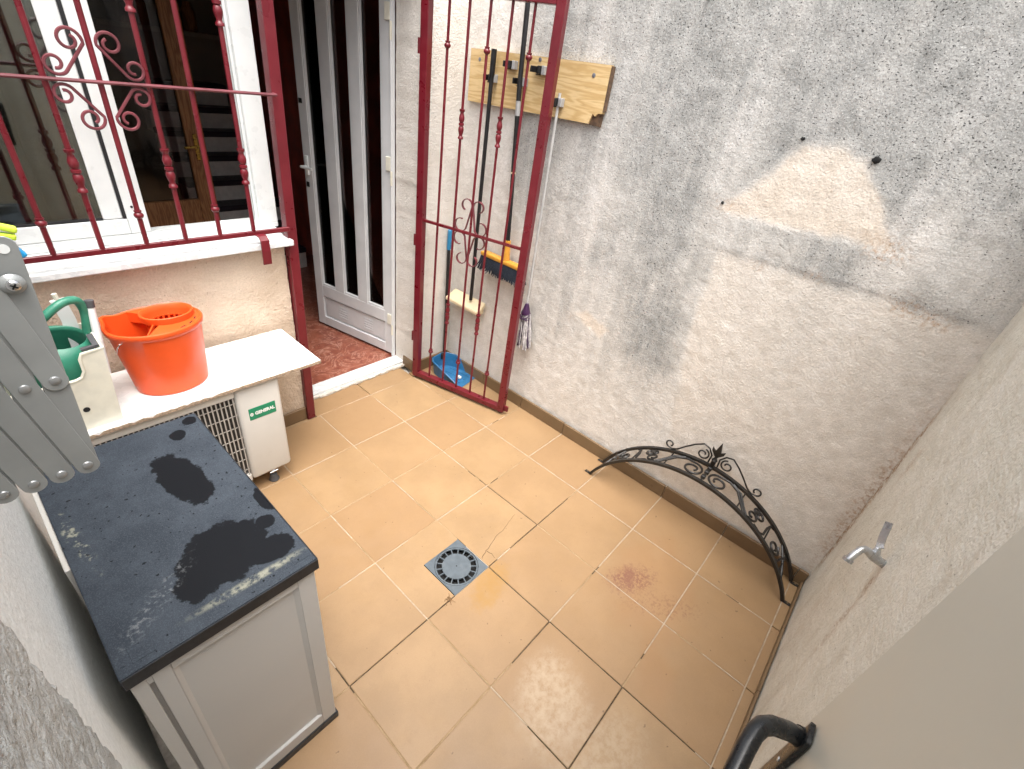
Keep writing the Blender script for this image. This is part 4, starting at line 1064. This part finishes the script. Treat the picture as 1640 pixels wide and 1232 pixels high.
def fr(x0, x1, z0, z1): bxm(b, x0, x1, CY0, CY0 + .0135, z0, z1, .0012)
fr(CX0, CX0 + .024, .032, CZ); fr(CX0 + .032, CX0 + .062, .032, CZ); fr(CX1 - .040, CX1, .032, CZ); fr(CX0 + .0625, CX1 - .0405, CZ - .030, CZ); fr(CX0 + .0625, CX1 - .0405, .032, .082)
obj('side_frame', b, MT['cab'], cb)
obj('groove', box(CX0 + .0245, CX0 + .0315, CY0 + .008, CY0 + .0135, .032, CZ - .03), MT['cabdark'], cb)
obj('groove_cap', box(CX0 + .0242, CX0 + .0318, CY0 + .0002, CY0 + .0136, CZ - .0298, CZ), MT['cab'], cb)
b = bmesh.new(); bxm(b, CX0 + .0625, CX1 - .0405, CY0 + .009, CY0 + .0134, .0825, CZ - .0305)
obj('side_panel', b, MT['cab'], cb)
b = bmesh.new()
for x0, x1, z0, z1, ax in ((CX0 + .0625, CX0 + .072, .0825, CZ - .0305, 0), (CX1 - .050, CX1 - .0405, .0825, CZ - .0305, 0)):
    prismm(b, [(x0, CY0 + .0088), (x1, CY0 + .0088), (x0 if x0 < -.9 else x1, CY0 + .001)], lambda u, v: (u, v, z0), lambda u, v: (u, v, z1))
obj('moulding', b, MT['cab'], cb)
mid = (CY0 + CY1) / 2
for y0, y1 in ((CY0 + .016, mid - .0015), (mid + .0015, CY1 - .003)):
    d = obj('door', box(CX1 - .0115, CX1, y0, y1, .034, CZ - .004, .002), MT['cab'], cb)
    obj('door_panel', box(CX1 + .0002, CX1 + .004, y0 + .05, y1 - .05, .09, CZ - .07, .002), MT['cab'], d)
obj('plinth', box(CX0 + .004, CX1 + .006, CY0 - .004, CY1 - .004, .001, .0305, .002), MT['lid_edge'], cb)
obj('back_panel', box(CX0 - .016, CX0 - .0065, CY0 + .3, CY1 + .004, .034, .781, .001), MT['acw'], cb)

# ================================================================== WALL DRYING RACK (folded lattice)
rk = thing('drying_rack', 'folded grey metal lattice of a wall drying rack, riveted strips with rounded ends', 'drying rack', (-1.05, -1.45, 1.42))
def strip(p0, p1, y, w=.0105, t=.0016, holes=()):
    p0, p1 = Vector(p0), Vector(p1); d = (p1 - p0).normalized(); nrm = Vector((-d.y, d.x)); e = .0115
    poly = []
    for c, s in ((p0, -1), (p1, 1)):
        for k in range(9):
            a = PI * k / 8 - PI / 2
            o = d * s * math.cos(a) * w + nrm * s * math.sin(a) * w; poly.append(tuple(c + d * s * .002 + o))
    b = prismm(bmesh.new(), poly, lambda u, v: (u, y - t / 2, v), lambda u, v: (u, y + t / 2, v))
    bmesh.ops.recalc_face_normals(b, faces=b.faces)
    es = [e for e in b.edges if abs(e.verts[0].co.y - e.verts[1].co.y) < 1e-7]
    bmesh.ops.bevel(b, geom=es, offset=.0006, segments=1, affect='EDGES')
    return b
PX = .0232; y_f, y_r = -1.452, -1.4495
def rivet(x, z, y, par, name='rivet', r=.0048):
    return obj(name, lathe([(r * .95, 0), (r, .0006), (r * .86, .0018), (r * .45, .0026), (.0003, .0028)], 18, Matrix.Translation((x, y, z)) @ Matrix.Rotation(PI / 2, 4, 'X')), MT['rivet'], par, True)
for k in range(4):
    xb = -1.0060 - PX * k; xm = xb - .0178; xt = xb - .0356 + .0
    o = obj('strip', strip((xb, 1.303), (xt, 1.530), y_f - .0005 * k * 0), MT['rack'], rk); rivet(xb, 1.303, y_f - .0008, o); rivet(xm, 1.4165, y_f - .0008, o); rivet(xt, 1.530, y_f - .0008, o)
    xb2 = xb; xm2 = xb + .006 if k == 0 else xb + .0054
    o = obj('strip', strip((xb, 1.303), (xb + .0115, 1.552), y_r), MT['rack'], rk)
o = obj('strip', strip((-1.0005, 1.4175), (-1.0215, 1.553), y_f), MT['rack'], rk); rivet(-1.0005, 1.4175, y_f - .0008, o)
wsh = obj('washer', lathe([(.0094, 0), (.0094, .001), (.0078, .003), (.0055, .0042), (.0052, .0044)], 24, Matrix.Translation((-.9985, y_f - .001, 1.5225)) @ Matrix.Rotation(PI / 2, 4, 'X')), MT['rack'], rk, True)
sc = obj('screw', lathe([(.0052, .0044), (.0050, .006), (.0036, .0074), (.0004, .008)], 20, Matrix.Translation((-.9985, y_f - .001, 1.5225)) @ Matrix.Rotation(PI / 2, 4, 'X')), MT['chrome'], rk, True)
b = bmesh.new()
for a in (.6, .6 + PI / 2):
    bb = box(-.0028, .0028, -.0003, .0012, -.0006, .0006); bb.transform(Matrix.Translation((-.9985, y_f - .0094, 1.5225)) @ Matrix.Rotation(a, 4, 'Y')); me = bpy.data.meshes.new('t'); bb.to_mesh(me); bb.free(); b.from_mesh(me)
obj('screw_slot', b, MT['pit'], sc)
obj('hole', lathe([(.0042, 0), (.0042, .0004)], 16, Matrix.Translation((-.994, y_r - .0009, 1.553)) @ Matrix.Rotation(PI / 2, 4, 'X')), MT['upvc'], rk)
obj('wall_bracket', box(-1.125, -1.112, -1.462, -1.440, 1.29, 1.56, .002), MT['rack'], rk)
for nm, lab, m, x, z, rot in (('clothes_peg', 'lime yellow clothes peg on top of the folded rack', 'lime', -.990, 1.572, .35), ('clothes_peg', 'light blue clothes peg beside the lime one on the folded rack', 'sky', -.985, 1.561, 1.0)):
    cpg = thing(nm, lab, 'clothes peg', (x, -1.44, z))
    for s in (-1, 1):
        b = box(-.022, .022, -.0045, .0045, -.0018, .0035, .0015, 2); b.transform(Matrix.Translation((x - .012, -1.437, z - .004)) @ Matrix.Rotation(rot, 4, 'Y') @ Matrix.Rotation(s * .06, 4, 'Y') @ Matrix.Translation((0, 0, s * .0045)))
        obj('jaw', b, MT[m], cpg)
    obj('spring', tube([(x - .012, -1.445, z - .004), (x - .012, -1.429, z - .004)], .003, 10), MT['chrome'], cpg, True)

# ================================================================== TAP
tp = thing('garden_tap', 'dull metal garden tap with a raised lever handle on the cream wall', 'tap', (.28, -2.355, .82))
ax = [Vector(p) for p in ((.281, -2.357, .817), (.276, -2.345, .822), (.268, -2.325, .832), (.258, -2.308, .845), (.250, -2.299, .852), (.241, -2.291, .850), (.229, -2.285, .840), (.219, -2.281, .832), (.214, -2.279, .822))]
obj('body', tube(ax, [.0115, .0118, .0128, .0105, .0092, .009, .009, .009, .0105], 16), MT['galv'], tp, True)
obj('flange', tube([ax[0], ax[0].lerp(ax[1], .35)], .0125, 16), MT['galv'], tp, True)
obj('spout_ring', tube([ax[-1] + Vector((.002, 0, .004)), ax[-1] + Vector((-.0015, .0005, -.004))],   .0125, 16), MT['galv'], tp, True)
obj('bonnet', tube([(.270, -2.327, .836), (.275, -2.324, .849), (.277, -2.323, .856)], [.010, .009, .006], 8), MT['galv'], tp)
obj('nut', tube([(.277, -2.323, .8565), (.278, -2.3225, .861)], .0075, 6), MT['chrome'], tp)
b = tube([(.272, -2.325, .8615), (.285, -2.322, .868), (.294, -2.319, .882), (.313, -2.316, .908), (.318, -2.315, .914)], .009, flat=(.0088, .0016, (.55, .75, -.3)))
obj('lever', b, MT['galv'], tp)

# ================================================================== IRON ARCH
ar = thing('iron_arch', 'black wrought iron arch with scrolls and a spear finial, standing on the tiles', 'arch', (.885, -1.81, 0))
AC_Y, AR, ACZ = -1.803, .553, -.222
def arc_pt(y, w):       # w: 0 front arc .. 1 rear arc
    x = .818 + .132 * w; dy = y - AC_Y; return Vector((x, y, math.sqrt(max(0, AR * AR - dy * dy)) + ACZ + .006 * w))
def arc_path(w, n=48):
    a0 = math.acos(-ACZ / AR) ; P = []
    for k in range(n + 1):
        a = PI / 2 + (PI - 2 * math.asin(-ACZ / AR)) * (k / n - .5); P.append(Vector((.818 + .132 * w, AC_Y - AR * math.cos(a) * -1 * -1, AR * math.sin(a) + ACZ + .004 + .006 * w)))
    return P
for w, nm in ((0, 'front_arc'), (1, 'rear_arc')):
    obj(nm, tube(arc_path(w), .0075, flat=(.0088, .0065, (1, 0, 0))), MT['black_iron'], ar)
def band(s, w): # s metres along the arc from the crown, w across in metres
    a = PI / 2 + s / AR; x = .818 + w
    return Vector((x, AC_Y + AR * math.cos(a) * 1, AR * math.sin(a) + ACZ + .004))
E1 = [arc_path(0)[0], arc_path(0)[-1]]
for w in (0, 1):
    P = arc_path(w)
    for e, sy in ((P[0], 1 if P[0].y > AC_Y else -1), (P[-1], 1 if P[-1].y > AC_Y else -1)):
        b = bmesh.new(); y0, y1 = sorted((e.y, e.y + sy * .032)); bxm(b, e.x - .008, e.x + .008, y0, y1, .0015, .0065, .0015); ftt = obj('foot', b, MT['black_iron'], ar)
        obj('bolt_hole', lathe([(.0035, .0066), (.0035, .0072)], 10, Matrix.Translation((e.x, e.y + sy * .019, 0))), MT['skirt'], ftt)
def iron(P, r=.0055, name='scroll'): obj(name, tube(P, r, 7), MT['black_iron'], ar, True)
def spir(c, r, a0, turns, s, n=30, shrink=.65): return [(c[0] + r * (1 - shrink * k / n) * math.cos(math.radians(a0) + s * 2 * PI * turns * k / n), c[1] + r * (1 - shrink * k / n) * math.sin(math.radians(a0) + s * 2 * PI * turns * k / n)) for k in range(n + 1)]
for sg in (1, -1):
    B = lambda q: [band(sg * u, v) for u, v in q]
    # large spiral beside the crown running out to a double curl
    iron(B(spir((.062, .062), .048, 95, 1.35, 1)[::-1] + [(.105, .118), (.15, .10), (.19, .045), (.215, .014)]))
    iron(B([(.118, .122), (.165, .104), (.20, .05), (.23, .018)] + spir((.252, .052), .030, 250, 1.1, 1)))
    iron(B(spir((.285, .088), .026, 200, 1.2, -1)))
    iron(B(spir((.262, .098), .018, 0, 1.1, 1)))
    iron(B([(.275, .018), (.315, .012), (.335, .03), (.338, .08), (.35, .118), (.372, .126)]))
    iron(B(spir((.415, .055), .036, 60, 1.3, -1) ))
    iron(B([(.43, .004), (.465, .03), (.48, .07), (.50, .11), (.53, .128)]))
    iron(B([(.45, .126), (.49, .085), (.52, .04), (.54, .006)]))
    # crest scrolls standing on the rear arc
    C = lambda q: [Vector((.955, AC_Y + sg * u, v)) for u, v in q]
    iron(C(spir((.058, .378), .030, 200, 1.15, -1)[::-1][:1] + spir((.058, .380), .030, 100, 1.2, 1)[::-1] + [(.03, .425), (.055, .438), (.09, .425), (.13, .385), (.165, .338)][0:0]), .004)
    iron(C([(.022, .352), (.020, .395), (.040, .424), (.070, .432), (.105, .405), (.140, .368), (.172, .330), (.195, .316)] + spir((.212, .338), .021, 250, .95, 1, 24, .45)), .004)
b = bmesh.new()
zf0 = .332
lathem(b, [(.006, zf0), (.011, zf0 + .01), (.011, zf0 + .045), (.014, zf0 + .05), (.007, zf0 + .06), (.006, zf0 + .075)], 10, Matrix.Translation((.95, AC_Y, 0)))
obj('finial_base', b, MT['black_iron'], ar, True)
spear = [(0, .487), (.010, .445), (.013, .432), (.024, .440), (.030, .447), (.028, .428), (.014, .412), (.008, .404), (-.008, .404), (-.014, .412), (-.028, .428), (-.030, .447), (-.024, .440), (-.013, .432), (-.010, .445)]
b = prismm(bmesh.new(), spear, lambda u, v: (.946, AC_Y + u, v), lambda u, v: (.954, AC_Y + u, v)); obj('finial', b, MT['black_iron'], ar)
b = bmesh.new(); 
for w in (.30, .62, .9): 
    p = band(0, .132 * w); bxm(b, p.x - .010, p.x + .010, p.y - .010, p.y + .010, p.z - .008, p.z + .012, .003)
obj('collar', b, MT['black_iron'], ar)
iron([band(0, 0), band(0, .132)], .0055, 'tie_bar')
for s in (-.35, .35, -.5, .5, -.18, .18): iron([band(s, 0), band(s, .132)], .0035, 'tie_bar')

# ================================================================== NEAR DOOR LEAF
dl = thing('beige_door', 'plain beige door leaf close by at the lower right, with a black handle', 'door', (-.52, -2.23, 0))
obj('leaf', box(-1.42, -.521, -2.253, -2.213, .01, 2.1, .0025, 2), MT['door'], dl)
hd = obj('handle_plate', box(-.577, -.545, -2.2128, -2.205, .93, 1.160, .006, 3), MT['handle'], dl, True)
hp = [(-.560, -2.206, 1.138), (-.572, -2.190, 1.150), (-.592, -2.170, 1.166), (-.606, -2.160, 1.172), (-.622, -2.155, 1.174), (-.640, -2.1535, 1.170), (-.70, -2.153, 1.150), (-.76, -2.153, 1.130), (-.80, -2.155, 1.118)]
obj('lever', tube(hp, [.0112, .0108, .0104, .0102, .0102, .0102, .0102, .0102, .009], 18), MT['handle'], hd, True)
obj('rose', tube([(-.5595, -2.2075, 1.1375), (-.562, -2.200, 1.141)], [.0135, .0115], 20), MT['handle'], hd, True)
obj('screw', lathe([(.0035, 0), (.003, .0012)], 12, Matrix.Translation((-.566, -2.2048, 1.085)) @ Matrix.Rotation(-PI / 2, 4, 'X')), MT['galv'], hd)
